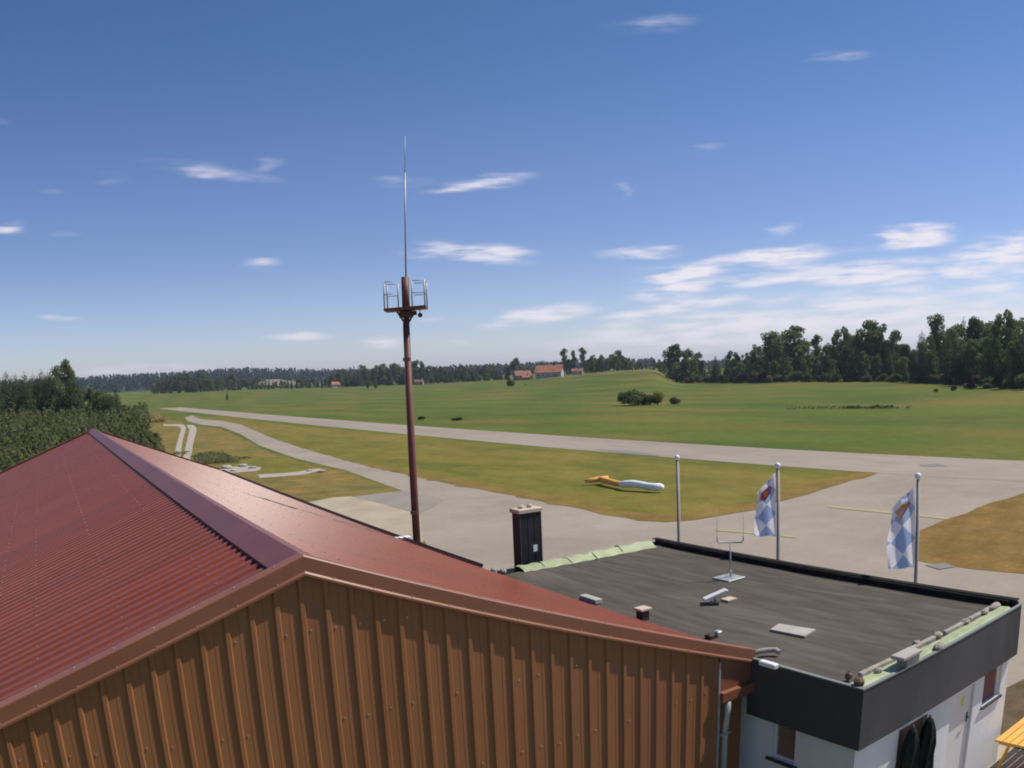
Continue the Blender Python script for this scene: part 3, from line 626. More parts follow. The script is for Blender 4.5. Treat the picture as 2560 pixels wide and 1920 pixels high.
# picnic table and bench
tb = empty('picnic_table', (15.02, 6.36, 0), 'orange varnished wooden picnic table at the clubhouse corner', 'table')
for k in range(5): MB().bbox(-.95, .95, -.42 + k * .17, -.42 + k * .17 + .15, .72, .76, .006).build('plank', M['orange_wood'], tb)
for x_ in (-.7, .7):
    for s in (-1, 1): MB().tube([(x_, s * .38, 0), (x_, s * .15, .715)], .035, 6, smooth=False).build('leg', M['orange_wood'], tb)
    MB().box(x_ - .03, x_ + .03, -.4, .4, .66, .715).build('crossbar', M['orange_wood'], tb)
bn = empty('bench', (15.2, 5.4, 0), 'orange wooden bench in front of the picnic table', 'bench')
for k in range(2): MB().bbox(-.9, .9, -.16 + k * .17, -.01 + k * .17, .42, .46, .006).build('plank', M['orange_wood'], bn)
for x_ in (-.65, .65): MB().box(x_ - .04, x_ + .04, -.14, .14, 0, .415).build('leg', M['orange_wood'], bn)

# ------------------------------------------------------------------ chimney-like black cabinet behind the clubhouse
cl = empty('clad_chimney', (11.29, 18.37, 0), 'black clad chimney with a sandy cap stone, standing behind the clubhouse', 'chimney')
MB().box(-.31, .31, -.17, .17, 0, 4.38).build('shaft', M['slate'], cl)
for q in (-.30, .30): MB().box(q - .016, q + .016, -.192, -.172, 0, 4.37).build('corner_strip', M['sill'], cl)
for k in range(3): MB().box(-.275 + k * .19, -.10 + k * .19, -.186, -.172, .1, 4.30).build('panel', M['slate'], cl)
MB().bbox(-.36, .36, -.22, .22, 4.382, 4.48, .02).build('cap_stone', M['cap_stone'], cl)
for q in (-.15, .10): rock(.16, .14, .10, int(40 + q * 10)).build('pebble', M['cap_stone'], cl, (q, 0, 4.475))
MB().box(.05, .17, -.193, -.187, 3.38, 3.55).build('sticker', M['sticker'], cl)

# ------------------------------------------------------------------ radio mast
ms = empty('radio_mast', (10.33, 22.9, 0), 'tall rust-brown radio mast with a railed platform and whip antenna beside the hangar', 'mast')
MB().tube([(0, 0, 0), (0, 0, 9.75)], [.115, .085], 16).build('pole', M['mast'], ms)
MB().tube([(0, 0, 9.70), (0, 0, 10.72)], [.115, .110], 16).build('sleeve', M['mast'], ms)
mb = MB(); mb.tube([(.03, 0, 10.72), (.09, 0, 13.82)], [.026, .022], 8); mb.tube([(.09, 0, 13.8), (.12, 0, 14.95)], [.012, .008], 6); mb.build('whip', M['galv'], ms)
c31, s31 = math.cos(AZ), math.sin(AZ)
def fr(a, b, z): return (a * c31 + b * s31, -a * s31 + b * c31, z)   # a = to the right, b = away
mb = MB(); mb.prism([fr(-.60, -.36, 9.74), fr(.60, -.36, 9.78), fr(.60, .36, 9.78), fr(-.60, .36, 9.74)], (0, 0, .075)); mb.build('platform', M['mast'], ms)
for a, b in ((-.58, -.33), (-.58, .33), (.58, -.33), (.58, .33), (-.26, .33), (.22, -.33)):
    MB().tube([fr(a, b, 9.82), fr(a, b, 10.58)], .020, 6).build('railing_post', M['galv'], ms)
for z in (10.22, 10.57):
    for p_, q_ in (((-.58, .33), (-.26, .33)), ((.22, .33), (.58, .33)), ((-.58, -.33), (-.26, -.33)), ((.22, -.33), (.58, -.33)), ((-.58, -.33), (-.58, .33)), ((.58, -.33), (.58, .33))):
        MB().tube([fr(*p_, z), fr(*q_, z)], .012, 6).build('rail', M['galv'], ms)
for s in (-1, 1): MB().tube([fr(s * .26, 0, 9.73), fr(s * .07, 0, 9.42)], .028, 6).build('strut', M['steel_dark'], ms)
MB().bbox(-.16, .16, -.16, .16, 9.55, 9.74, .02).build('collar', M['steel_dark'], ms)
lp = MB().tube([fr(.40, 0, 9.77), fr(.40, 0, 9.66)], .012, 6).build('lamp', M['steel_dark'], ms); MB().sphere(fr(.40, 0, 9.60), .07, 10, 6).build('lamp_globe', M['steel_dark'], lp)
l2 = MB().bbox(.12, .30, -.10, .10, 9.62, 9.735, .02).build('junction_box', M['steel_dark'], ms)
MB().tube([fr(-.10, -.06, .2), fr(-.085, -.06, 9.4)], .016, 6).build('cable', M['steel_dark'], ms)
for z in (3.9, 8.3): MB().box(-.16, .0, -.14, .0, z, z + .10).build('bracket', M['steel_dark'], ms)
T1(MB().bbox(-.22, .25, -.10, .10, 0, .07, .015), 'mast_bracket', M['white_metal'], (9.72, 22.6, 3.27), 'small white bracket on the eave at the foot of the radio mast', 'bracket')

# ------------------------------------------------------------------ flagpoles and flags
def flag_mat(name, emblem_col):
    m = bpy.data.materials.new(name); m.use_nodes = True; t = m.node_tree; n = t.nodes; l = t.links; p = n['Principled BSDF']; p.inputs['Roughness'].default_value = .8
    uv = n.new('ShaderNodeUVMap'); mp = n.new('ShaderNodeMapping'); mp.inputs['Rotation'].default_value = (0, 0, R(38)); mp.inputs['Scale'].default_value = (3.1, 5.4, 1)
    mp.inputs['Rotation'].default_value = (0, 0, R(45)); mp0 = n.new('ShaderNodeMapping'); mp0.inputs['Scale'].default_value = (1.0, 2.4, 1); l.new(uv.outputs[0], mp0.inputs[0]); l.new(mp0.outputs[0], mp.inputs[0]); mp.inputs['Scale'].default_value = (1, 1, 1)
    ck = n.new('ShaderNodeTexChecker'); ck.inputs['Scale'].default_value = 1.6; ck.inputs['Color1'].default_value = (.82, .79, .82, 1); ck.inputs['Color2'].default_value = (.33, .43, .64, 1)
    l.new(mp.outputs[0], ck.inputs['Vector']); l.new(ck.outputs[0], p.inputs['Base Color'])
    tl = n.new('ShaderNodeBsdfTranslucent'); mx = n.new('ShaderNodeMixShader'); mx.inputs[0].default_value = .45     # thin cloth lets light through
    l.new(ck.outputs[0], tl.inputs[0]); l.new(p.outputs[0], mx.inputs[1]); l.new(tl.outputs[0], mx.inputs[2]); l.new(mx.outputs[0], n['Material Output'].inputs['Surface'])
    return m
M['flag'] = flag_mat('blue_white_lozenges', None)
M['emblem_red'] = mat('red_print', (.42, .05, .07), (.50, .12, .12), 6, .8, .2); M['emblem_orange'] = mat('orange_print', (.80, .26, .04), (.86, .34, .07), 6, .8, .2)
M['emblem_gold'] = mat('gold_print', (.60, .36, .16), None, 6, .8, .2); M['emblem_blue'] = mat('pale_blue_print', (.36, .40, .62), None, 6, .8, .2)
FX = 15.9
poles = [at_x(1692.5, 1143, FX), at_x(1943.9, 1163, FX), at_x(2295, 1189, FX)]
PL = ['bare silver flagpole with a white ball top, leftmost of the row and without a flag', 'silver flagpole carrying the blue and white flag with a red crest', 'silver flagpole carrying the blue and white flag with an orange shield']
lens = []
for i, p in enumerate(poles):
    e = empty('flagpole', (FX, p.y, 0), PL[i], 'flagpole', 'flagpoles behind the clubhouse')
    h = p.z - .07
    MB().tube([(0, 0, 0), (0, 0, h)], [.05, .036], 12).build('pole', M['alu'], e)
    MB().sphere((0, 0, h + .06), .075, 12, 8).build('finial', M['white_metal'], e)
    MB().tube([(.055, -.02, .9), (.045, -.015, h - .1)], .005, 5).build('halyard', M['white_metal'], e)
def flag(i, top, bot, width, emb, lab):
    p = poles[i]; e = empty('flag', (FX, p.y, 0), lab, 'flag', 'blue and white flags on the flagpoles')
    # cloth hangs from the pole towards the left of the picture (-x, +y across the view)
    ax = Vector((-.72, .69, 0)); nx = Vector((.69, .72, 0)); nu, nv = 22, 34
    top_pts = []
    def P(u, v):                               # u 0..1 away from pole, v 0..1 downwards
        drop = .44 * u ** 1.1 * (1 - .55 * v); z = top - (top - bot) * v - drop * (1 - v) * 1.05
        wv = .06 * math.sin(u * 9 + v * 4.2 + i) * min(1, u * 3) + .05 * math.sin(u * 4 - v * 9 + 2 * i) * u + .02 * math.sin(u * 15 + v * 6)
        wid = width * (1 - .10 * math.sin(v * 5 + i) * .6) * (.92 + .08 * v)
        return ax * (.055 + u * wid) + nx * wv + Vector((0, 0, z))
    v = [P(a / nu, b / nv) for b in range(nv + 1) for a in range(nu + 1)]
    f = [(b * (nu + 1) + a, b * (nu + 1) + a + 1, (b + 1) * (nu + 1) + a + 1, (b + 1) * (nu + 1) + a) for b in range(nv) for a in range(nu)]
    mb = MB(); mb.add(v, f, True); o = mb.build('cloth', M['flag'], e)
    ul = o.data.uv_layers.new(name='UVMap')
    for poly in o.data.polygons:
        for li in poly.loop_indices:
            vi = o.data.loops[li].vertex_index; ul.data[li].uv = ((vi % (nu + 1)) / nu, 1 - (vi // (nu + 1)) / nv)
    def patch(pts, name, m, off, par):
        # polygon in (u, v) laid on the cloth, both sides
        for s in (-1, 1):
            mb = MB(); c = (sum(a for a, b in pts) / len(pts), sum(b for a, b in pts) / len(pts)); ring = []
            for a, b in zip(pts, pts[1:] + pts[:1]):
                for k in range(4): t = k / 4; ring.append((a[0] + (b[0] - a[0]) * t, a[1] + (b[1] - a[1]) * t))
            vv = [P(*c) + nx * off * s] + [P(*q) + nx * off * s for q in ring] + [P((q[0] + c[0]) / 2, (q[1] + c[1]) / 2) + nx * off * s for q in ring]
            n = len(ring); mb.add(vv, [(1 + k, 1 + (k + 1) % n, 1 + n + (k + 1) % n, 1 + n + k) for k in range(n)] + [(0, 1 + n + k, 1 + n + (k + 1) % n) for k in range(n)])
            mb.build(name, m, par)
    if emb == 'red':
        patch([(.30, .13), (.80, .13), (.86, .24), (.72, .30), (.55, .36), (.38, .30), (.24, .22)], 'crest', M['emblem_red'], .012, e)
        patch([(.40, .20), (.62, .18), (.62, .26), (.50, .29), (.40, .26)], 'crest_field', M['emblem_gold'], .02, e)
    else:
        patch([(.18, .13), (.88, .13), (.53, .36)], 'shield', M['emblem_orange'], .012, e)
        patch([(.38, .19), (.70, .19), (.53, .285)], 'shield_field', M['emblem_blue'], .02, e)
flag(1, 5.16, 3.60, .52, 'red', 'blue and white lozenge flag with a red crest on the middle flagpole')
flag(2, 5.13, 3.34, .60, 'orange', 'blue and white lozenge flag with an orange triangular shield on the rightmost flagpole')

# ------------------------------------------------------------------ landing T on the infield
def gpt(x, y, z): return at_z(1100 + x / 3.318, 800 + y / 3.318, z)
lt = empty('landing_marker', tuple(gpt(1500, 1365, 0)), 'long orange and white cloth landing marker lying on the infield grass', 'marker')
o0 = gpt(1500, 1365, 0)
def LT(pts, r_, name, m, n=12):
    mb = MB(); q = [gpt(x, y, z) - o0 for x, y, z in pts]; mb.tube(q, r_, n); return mb.build(name, m, lt)
LT([(1200, 1338, .30), (1260, 1330, .34), (1330, 1318, .40), (1392, 1306, .42)], [.10, .17, .19, .12], 'crossbar', M['orange_cloth'])
LT([(1330, 1320, .40), (1400, 1338, .38), (1460, 1355, .34), (1505, 1362, .36)], [.20, .20, .19, .19], 'orange_tube', M['orange_cloth'])
LT([(1500, 1364, .36), (1540, 1360, .44), (1600, 1358, .48), (1660, 1366, .44), (1720, 1380, .36), (1780, 1386, .36), (1830, 1384, .36), (1850, 1384, .34)], [.19, .23, .24, .23, .24, .25, .23, .14], 'white_tube', M['white_cloth'], 14)
for x, y in ((1240, 1342), (1420, 1350), (1560, 1368), (1690, 1392), (1820, 1396)):
    q = gpt(x, y, 0) - o0; MB().tube([q, q + Vector((0, 0, .25))], .03, 6).build('stake', M['steel_dark'], lt)

# ------------------------------------------------------------------ vegetation
def leaf_quads(c, size, flat=.0):
    """random oriented quads at centres c (n,3)"""
    n = len(c); a = rng.normal(size=(n, 3)); a /= np.linalg.norm(a, axis=1)[:, None]
    b = rng.normal(size=(n, 3)); b -= (b * a).sum(1)[:, None] * a; b /= np.linalg.norm(b, axis=1)[:, None]
    if flat: a[:, 2] *= 1 - flat
    s = (size * rng.uniform(.6, 1.3, n))[:, None] / 2 if np.ndim(size) == 0 else (size * rng.uniform(.7, 1.2, n))[:, None] / 2
    v = np.stack([c - a * s - b * s * .7, c + a * s - b * s * .5, c + a * s * .8 + b * s * .8, c - a * s * .6 + b * s * .6], 1).reshape(-1, 3)
    return v, np.arange(4 * n).reshape(n, 4)
def spruce_mesh(k):                             # unit tree: height 1; whorls of drooping branches
    n = 3600; nl = 22 + 2 * k
    u = rng.uniform(0, 1, n); t = np.floor((1 - np.sqrt(1 - u * .985)) * nl) / nl + rng.uniform(0, 1.15 / nl, n)
    t = np.clip(t, 0, .995); lv = np.floor(t * nl)
    rmax = (1 - t) ** .8 * (.18 + .02 * k) * (1 + .22 * np.sin(lv * 2.7 + k)) + .004
    ba = rng.integers(0, 8, n) * 2 * np.pi / 8 + lv * 1.3 + rng.normal(0, .2, n)
    rad = rmax * np.sqrt(rng.uniform(.02, 1, n)); z = .05 + .95 * t - rad * .34 + rng.normal(0, .008, n)
    c = np.stack([rad * np.cos(ba), rad * np.sin(ba), np.clip(z, .02, 1.0)], 1)
    return leaf_quads(c, .030 * (1.1 - .8 * t))
def broad_mesh(k, tall=False):
    n = 4300; lob = []; r_ = np.random.default_rng(50 + k + 20 * tall)
    if tall:                                    # airy crown high on a bare stem
        for i in range(18):
            h = r_.uniform(.46, .93); a = r_.uniform(0, 6.28); rr_ = r_.uniform(.02, .15) * (1.1 - abs(h - .70) * 1.9)
            lob.append((rr_ * math.cos(a), rr_ * math.sin(a), h, r_.uniform(.05, .10)))
        for i in range(4): a = r_.uniform(0, 6.28); lob.append((.07 * math.cos(a), .07 * math.sin(a), r_.uniform(.3, .5), .05))
        n = 2600
    else:                                       # full crown, foliage down to the ground
        for i in range(30):
            h = r_.uniform(.08, .90); a = r_.uniform(0, 6.28); env = .30 * max(.15, 1 - ((h - .46) / .52) ** 2) ** .6
            rr_ = env * r_.uniform(.45, .95); lob.append((rr_ * math.cos(a), rr_ * math.sin(a), h, r_.uniform(.07, .135)))
        lob.append((r_.uniform(-.05, .05), r_.uniform(-.05, .05), .90, .09))
    lob = np.array(lob); w = rng.integers(0, len(lob), n); d = rng.normal(size=(n, 3)); d /= np.linalg.norm(d, axis=1)[:, None]
    rr_ = rng.uniform(.25, 1.05, n) ** .6; c = lob[w, :3] + d * (lob[w, 3] * rr_)[:, None] * np.array([1, 1, .9]); c[:, 2] = np.clip(c[:, 2], .02, 1)
    c[:, 2] *= 1 / max(.9, c[:, 2].max())
    return leaf_quads(c, .036 if not tall else .030)
def bush_mesh(k):
    n = 2600; r_ = np.random.default_rng(80 + k); lob = np.array([(r_.uniform(-.28, .28), r_.uniform(-.28, .28), r_.uniform(.25, .65), r_.uniform(.2, .34)) for _ in range(9)])
    w = rng.integers(0, 9, n); d = rng.normal(size=(n, 3)); d /= np.linalg.norm(d, axis=1)[:, None]; c = lob[w, :3] + d * (lob[w, 3] * rng.uniform(.5, 1.05, n))[:, None]
    c[:, 2] = np.clip(c[:, 2], .01, 1); return leaf_quads(c, .07)
PROTO = {}
def proto(kind, k, m, gen):
    PROTO[(kind, k)] = npmesh(kind + '_crown', *gen, m)
for k in range(3): proto('spruce', k, M['spruce'], spruce_mesh(k))
for k in range(3): proto('oak', k, M['oak'], broad_mesh(k)); proto('ash', k, M['ash'], broad_mesh(k + 5))
for k in range(2): proto('birch', k, M['birch'], broad_mesh(k + 9)); proto('slender', k, M['ash'], broad_mesh(k + 13, True))
for k in range(3): proto('bush', k, M['bush'], bush_mesh(k))
proto('yellow_bush', 0, M['yellow_bush'], bush_mesh(4)); proto('red_bush', 0, M['red_bush'], bush_mesh(5))
def trunk_mesh(name, m, top, r0, limbs):
    mb = MB(); mb.tube([(0, 0, -.02), (.004, 0, top * .5), (0, .004, top)], [r0, r0 * .7, r0 * .25], 7)
    for i in range(limbs):
        a = i * 2.4; z = top * (.45 + .5 * i / max(1, limbs)); mb.tube([(0, 0, z), (.10 * math.cos(a), .10 * math.sin(a), z + .10), (.17 * math.cos(a), .17 * math.sin(a), z + .17)], [r0 * .45, r0 * .3, r0 * .12], 5)
    me = mb.mesh(name); me.materials.append(m); return me
TR = {'spruce': trunk_mesh('trunk', M['trunk'], .93, .014, 0), 'oak': trunk_mesh('trunk', M['trunk'], .62, .022, 6), 'ash': trunk_mesh('trunk', M['trunk'], .62, .020, 6),
      'birch': trunk_mesh('trunk', M['birch_bark'], .80, .013, 6), 'slender': trunk_mesh('trunk', M['trunk'], .82, .012, 6)}
NAME = {'spruce': 'spruce_tree', 'oak': 'broadleaf_tree', 'ash': 'broadleaf_tree', 'birch': 'birch_tree', 'slender': 'slender_tree', 'bush': 'shrub', 'yellow_bush': 'shrub', 'red_bush': 'shrub'}
NP = {'spruce': 3, 'oak': 3, 'ash': 3, 'birch': 2, 'slender': 2, 'bush': 3, 'yellow_bush': 1, 'red_bush': 1}
LAND = [(60, 'deep in the left wood behind its leftmost spruces'), (115, 'deep in the left wood behind the flat-topped spruce'), (330, 'deep in the left wood behind the tall birch'),
        (395, 'in the left half of the dark clump by the far field'), (465, 'in the right half of the dark clump by the far field'), (545, 'in the low far belt just right of the dark clump'), (630, 'in the middle of the low far belt beyond the runway end'), (720, 'in the low far belt just left of the tiny white house'),
        (780, 'in the far belt behind the tiny white house'), (835, 'in the far belt behind the lone dark field trees'), (893, 'in the far belt just left of the mast pole'), (950, 'in the far belt just right of the mast pole'), (1020, 'in the middle of the far belt between mast and farm'), (1100, 'in the far belt just left of the farm'),
        (1320, 'on the slope crest behind the white barn'), (1380, 'on the middle of the brown slope crest'), (1450, 'on the slope crest beside the right-hand wood'),
        (1560, 'inside the right-hand wood near its left tip'), (1660, 'inside the right-hand wood left of the airy trees'), (1740, 'inside the right-hand wood behind the airy trees'), (1820, 'inside the right-hand wood behind the wispy tree'), (1900, 'inside the right-hand wood behind the biggest round crown'), (1990, 'inside the right-hand wood where the skyline is lowest'), (2080, 'inside the right-hand wood behind the ragged pine'), (9999, 'inside the right-hand wood near the right edge')]
def plant(kind, xd, topd, r, wide, label, group=None, zfoot=None):
    """xd, topd: column and top row in the print; r: range in metres; wide: crown width / height factor"""
    if label is None:                           # trees hardly told apart: say kind and the landmark they stand behind
        lm = [b for a, b in LAND if xd < a][0]; label = {'spruce': 'dark spruce', 'oak': 'dark broadleaf tree', 'ash': 'paler broadleaf tree'}[kind] + ' ' + lm
    p = at_r(xd * K, topd * K, r); g = gz(p.x, p.y); h = max(p.z - g, .8); k = random.randrange(NP[kind])
    bushy = kind.endswith('bush')
    wf = {'spruce': .34, 'oak': .62, 'ash': .62, 'birch': .42, 'slender': .42}.get(kind, 1.0)
    e = empty(NAME[kind], (p.x, p.y, g - .05), label, 'shrub' if bushy else 'tree', group, random.uniform(0, 6.28))
    c = link('foliage' if bushy else 'crown', PROTO[(kind, k)], e); c.scale = (h * wide, h * wide, h)
    if not bushy: t = link('trunk', TR[kind], e); t.scale = (h * .9, h * .9, h)
    else:
        t = link('stem', STEM, e); t.scale = (h * .6, h * .6, h)
    return e
mbs = MB()
for i in range(5): a = i * 1.26; mbs.tube([(0, 0, -.02), (.12 * math.cos(a), .12 * math.sin(a), .35), (.22 * math.cos(a), .22 * math.sin(a), .7)], [.03, .02, .008], 5)
STEM = mbs.mesh('stem'); STEM.materials.append(M['trunk'])

def outline(tab, x): return float(np.interp(x, [a for a, b in tab], [b for a, b in tab]))
def rng_top(x): return outline([(1450, 806), (1700, 802), (1900, 800), (2060, 802), (2250, 800)], x) + random.uniform(-6, 8)
def rng_at(x):                                   # range of the wood's front edge at a print column
    d = ray(x * K, 830 * K); return float(np.interp(math.atan2(d.x, d.y), BT[:, 0], BT[:, 1]))
# --- wood on the right, front row and skyline row, every tree placed from the survey
RW = [ # kind, column, top row, range offset, width, label
 ('oak', 1458, 742, 0, 1.05, 'dark round tree at the left tip of the right-hand wood, touching the slope'),
 ('oak', 1487, 752, 6, .9, 'dark broadleaf tree second from the left tip of the right-hand wood'),
 ('ash', 1508, 760, 25, .7, 'small paler tree beside the gap near the left tip of the right-hand wood'),
 ('spruce', 1545, 762, 2, 1.1, 'dark spruce right of the gap with the white spot in the right-hand wood'),
 ('oak', 1580, 757, 0, .95, 'dark compact tree next right of the spruce beside the gap'),
 ('ash', 1610, 762, 30, .7, 'mid-green tree set back behind the purplish shrubs at the wood edge'),
 ('oak', 1632, 744, 14, .8, 'dark tree left of the two airy thin-trunked trees'),
 ('slender', 1662, 714, 18, 1.25, 'airy tall tree with visible bare trunks, left one of the pair on the skyline'),
 ('slender', 1715, 702, 20, 1.45, 'airy tall tree with bare trunks, right and taller one of the skyline pair'),
 ('ash', 1688, 722, 22, .9, 'pale-crowned tree between the two airy thin-trunked trees'),
 ('oak', 1700, 770, 4, .8, 'low dark tree under the two airy thin-trunked trees'),
 ('ash', 1668, 778, 4, .75, 'low mid-green tree left below the airy thin-trunked trees'),
 ('slender', 1762, 722, 40, .9, 'thin wispy tree standing in the dip of the skyline'),
 ('oak', 1790, 740, 16, .8, 'dark tree rising right of the wispy tree in the skyline dip'),
 ('oak', 1820, 705, 12, .8, 'tall pointed broadleaf tree left of the biggest round crown'),
 ('oak', 1872, 690, 10, 1.0, 'biggest round-crowned dark tree in the middle of the right-hand wood'),
 ('oak', 1905, 700, 14, .7, 'dark tree clinging to the right flank of the biggest round crown'),
 ('ash', 1935, 712, 16, .7, 'tree stepping down right of the biggest round crown'),
 ('oak', 1962, 742, 22, .7, 'lowest skyline tree before the tall spruces begin'),
 ('spruce', 1990, 702, 8, 1.0, 'first tall spruce left of the tall lone pine top'),
 ('slender', 2020, 676, 14, .8, 'tall lone pine with a ragged small crown above its neighbours'),
 ('spruce', 2012, 710, 4, .95, 'dark spruce directly below the ragged pine crown'),
 ('spruce', 2045, 696, 6, 1.0, 'dense spruce right of the ragged pine'),
 ('spruce', 2080, 672, 8, .95, 'sharp-topped spruce left of the broad dark crown near the right edge'),
 ('oak', 2110, 682, 10, .8, 'broad dark crown among the spruces near the right edge'),
 ('spruce', 2140, 690, 6, .95, 'slim spruce between the broad dark crown and the tallest right-edge spruce'),
 ('oak', 2172, 668, 2, .75, 'tallest dark tree close to the right edge of the view'),
 ('spruce', 2205, 672, 0, 1.0, 'spruce cut by the right edge of the view'),
 ('spruce', 2240, 660, 0, 1.0, 'spruce just past the right edge of the view'),
 ('ash', 1735, 782, 2, .8, 'low mid-green tree right of the yellow gap at the wood edge'),
 ('oak', 1765, 768, 4, .7, 'dark low tree in the front row below the skyline dip'),
 ('ash', 1800, 775, 2, .8, 'grey-green low tree in the front row left of the round crown'),
 ('oak', 1835, 770, 3, .75, 'dark low tree in front of the pointed broadleaf tree'),
 ('ash', 1862, 758, 1, .8, 'grey-green mid-height tree in front of the biggest round crown'),
 ('oak', 1895, 765, 0, .75, 'dark front-row tree below the right flank of the biggest crown'),
 ('spruce', 1922, 752, 2, .95, 'narrow front-row spruce right of the biggest crown'),
 ('ash', 1950, 770, 0, .75, 'mid-green front-row tree left of the dark spruce block'),
 ('spruce', 1975, 748, 0, 1.05, 'dark front-row spruce opening the spruce block'),
 ('oak', 2008, 756, 0, .75, 'dark front-row tree below the ragged pine'),
 ('spruce', 2060, 740, 0, 1.0, 'blackish front-row spruce right of the ragged pine'),
 ('ash', 2098, 732, 0, .8, 'grey-green front-row tree below the broad dark crown'),
 ('birch', 2128, 726, 2, .65, 'light-leaved front-row birch near the right edge'),
 ('spruce', 2158, 724, -2, .95, 'dark front-row spruce near the right edge'),
 ('ash', 2190, 736, -4, .8, 'brownish-green front-row tree at the right edge')]
for kind, x, t, dr, w, lab in RW:
    r0 = rng_at(x) if x < 2212 else 200
    plant(kind, x, t, r0 + 4 + dr * 1.2, w, lab, 'trees of the right-hand wood')
for i in range(64):                              # rows behind, only glimpsed between the front trees
    x = 1450 + i * 12.4 + random.uniform(-5, 5)
    top = outline([(1450, 765), (1520, 785), (1600, 768), (1650, 735), (1730, 735), (1770, 752), (1830, 725), (1890, 716), (1940, 735), (1965, 752), (2000, 715), (2080, 696), (2150, 690), (2212, 685)], x) + random.uniform(0, 10)
    kd = random.choice(['spruce', 'oak', 'spruce', 'ash'])
    plant(kd, x, top, rng_at(x) + random.uniform(22, 70), random.uniform(.9, 1.15), None, 'inner trees of the right-hand wood')
# low shrubs along that wood's foot
for x, t, dr, w, kd, lab in [(1600, 800, -6, 1.2, 'red_bush', 'purplish shrub left in the pair at the foot of the right-hand wood'), (1640, 796, -6, 1.3, 'red_bush', 'purplish shrub right in the pair at the foot of the right-hand wood'),
    (1560, 806, -4, 1.1, 'bush', 'small dark shrub under the spruce beside the gap'), (1745, 803, -4, 1.2, 'bush', 'dark shrub right of the yellow gap at the wood foot'), (1800, 802, -5, 1.3, 'bush', 'dark shrub at the wood foot below the grey-green tree'),
    (1870, 806, -5, 1.3, 'bush', 'dark shrub at the wood foot below the biggest round crown'), (1930, 805, -4, 1.2, 'bush', 'dark shrub at the wood foot below the narrow spruce'), (1985, 806, -5, 1.3, 'bush', 'dark shrub at the wood foot where the spruce block opens'),
    (2040, 804, -4, 1.2, 'bush', 'dark shrub at the wood foot right of the ragged pine'), (1662, 808, -8, .9, 'yellow_bush', 'yellow-green shrub shining in the gap at the wood foot')]:
    plant(kd, x, t, rng_at(x) + dr, w, lab, 'shrubs at the foot of the right-hand wood')
for x, t, r, w, kd, lab in [(2022, 838, 205, 1.6, 'bush', 'small round shrub in the field left of the low hedge'), (2062, 829, 212, 1.5, 'bush', 'dark shrub at the left end of the low hedge'),
    (2095, 825, 216, 2.0, 'red_bush', 'brownish section of the low hedge beside the dark shrub'), (2130, 824, 212, 2.0, 'bush', 'green middle section of the low hedge at the right'), (2165, 823, 206, 2.0, 'red_bush', 'brownish section of the low hedge close to the right edge'), (2205, 800, 192, 1.1, 'bush', 'tall dark shrub cut by the right edge in front of the wood')]:
    plant(kd, x, t, r, w, lab, 'low hedge in front of the right-hand wood')
for i in range(40):                              # undergrowth that closes the wood's foot
    x = 1450 + i * 19 + random.uniform(-6, 6); lm = [b for a, b in LAND if x < a][0]
    plant(random.choice(['bush', 'bush', 'red_bush']), x, rng_top(x), rng_at(x) + random.uniform(2, 14), random.uniform(1.2, 1.8), 'low undergrowth shrub ' + lm, 'undergrowth of the right-hand wood')
# shrubs standing in the field
def foot_r(x, y): p = at_z(x * K, y * K, 0); return math.hypot(p.x, p.y)
for x, t, f, w, kd, lab in [(1364, 839, 876, 1.75, 'bush', 'round dark shrub, left of the cluster standing in the green field'), (1389, 843, 875, 1.1, 'bush', 'dark shrub in the middle of the cluster in the green field'),
    (1404, 848, 875, 1.1, 'bush', 'low dark shrub left of the yellow one in the field cluster'), (1419, 842, 874, .95, 'yellow_bush', 'yellow-green shrub at the right of the cluster in the green field'),
    (1456, 853, 873, 1.25, 'bush', 'small grey-green shrub on its own right of the field cluster'), (912, 897, 906, 2.2, 'bush', 'low dark tuft left one of two beside the far runway edge'), (985, 900, 908, 2.6, 'bush', 'low dark tuft right one of two beside the far runway edge')]:
    plant(kd, x, t, foot_r(x, f), w, lab, 'shrubs standing in the green field')
for x, t, r, w, kd, lab in [(1104, 815, 480, .95, 'bush', 'dark shrub in the meadow below the farm'), (1136, 829, 480, 1.2, 'bush', 'tiny shrub right of the dark shrub in the meadow below the farm'), (490, 842, 520, .8, 'spruce', 'small lone conifer in the field beyond the far runway end'),
    (793, 812, 660, .8, 'oak', 'lone dark tree standing in front of the middle tree belt'), (810, 812, 670, .6, 'oak', 'lone dark tree close right of another before the middle tree belt')]:
    plant(kd, x, t, r, w, lab)
# brown mown slope below the farm: a patch that follows the ground
mb = MB(); v = []; na_, nr_ = 60, 10
for i in range(na_ + 1):
    xc = 1165 + 285 * i / na_; d = ray(xc * K, 820 * K); a_ = math.atan2(d.x, d.y); R1_ = float(np.interp(a_, BT[:, 0], BT[:, 1])); wv = .5 + .5 * math.sin(i * .9) * .12
    for j in range(nr_ + 1):
        r_ = R1_ * (.885 + .03 * math.sin(i * .35) + random.uniform(-.006, .006) * (j == 0)) + (R1_ + 12 - R1_ * .885) * j / nr_
        x_, y_ = r_ * math.sin(a_), r_ * math.cos(a_); v.append((x_, y_, gz(x_, y_) + .10))
mb.add(v, [(i * (nr_ + 1) + j, i * (nr_ + 1) + j + 1, (i + 1) * (nr_ + 1) + j + 1, (i + 1) * (nr_ + 1) + j) for i in range(na_) for j in range(nr_)]); tag(mb.build('brown_slope', M['slope_grass']), kind='structure')
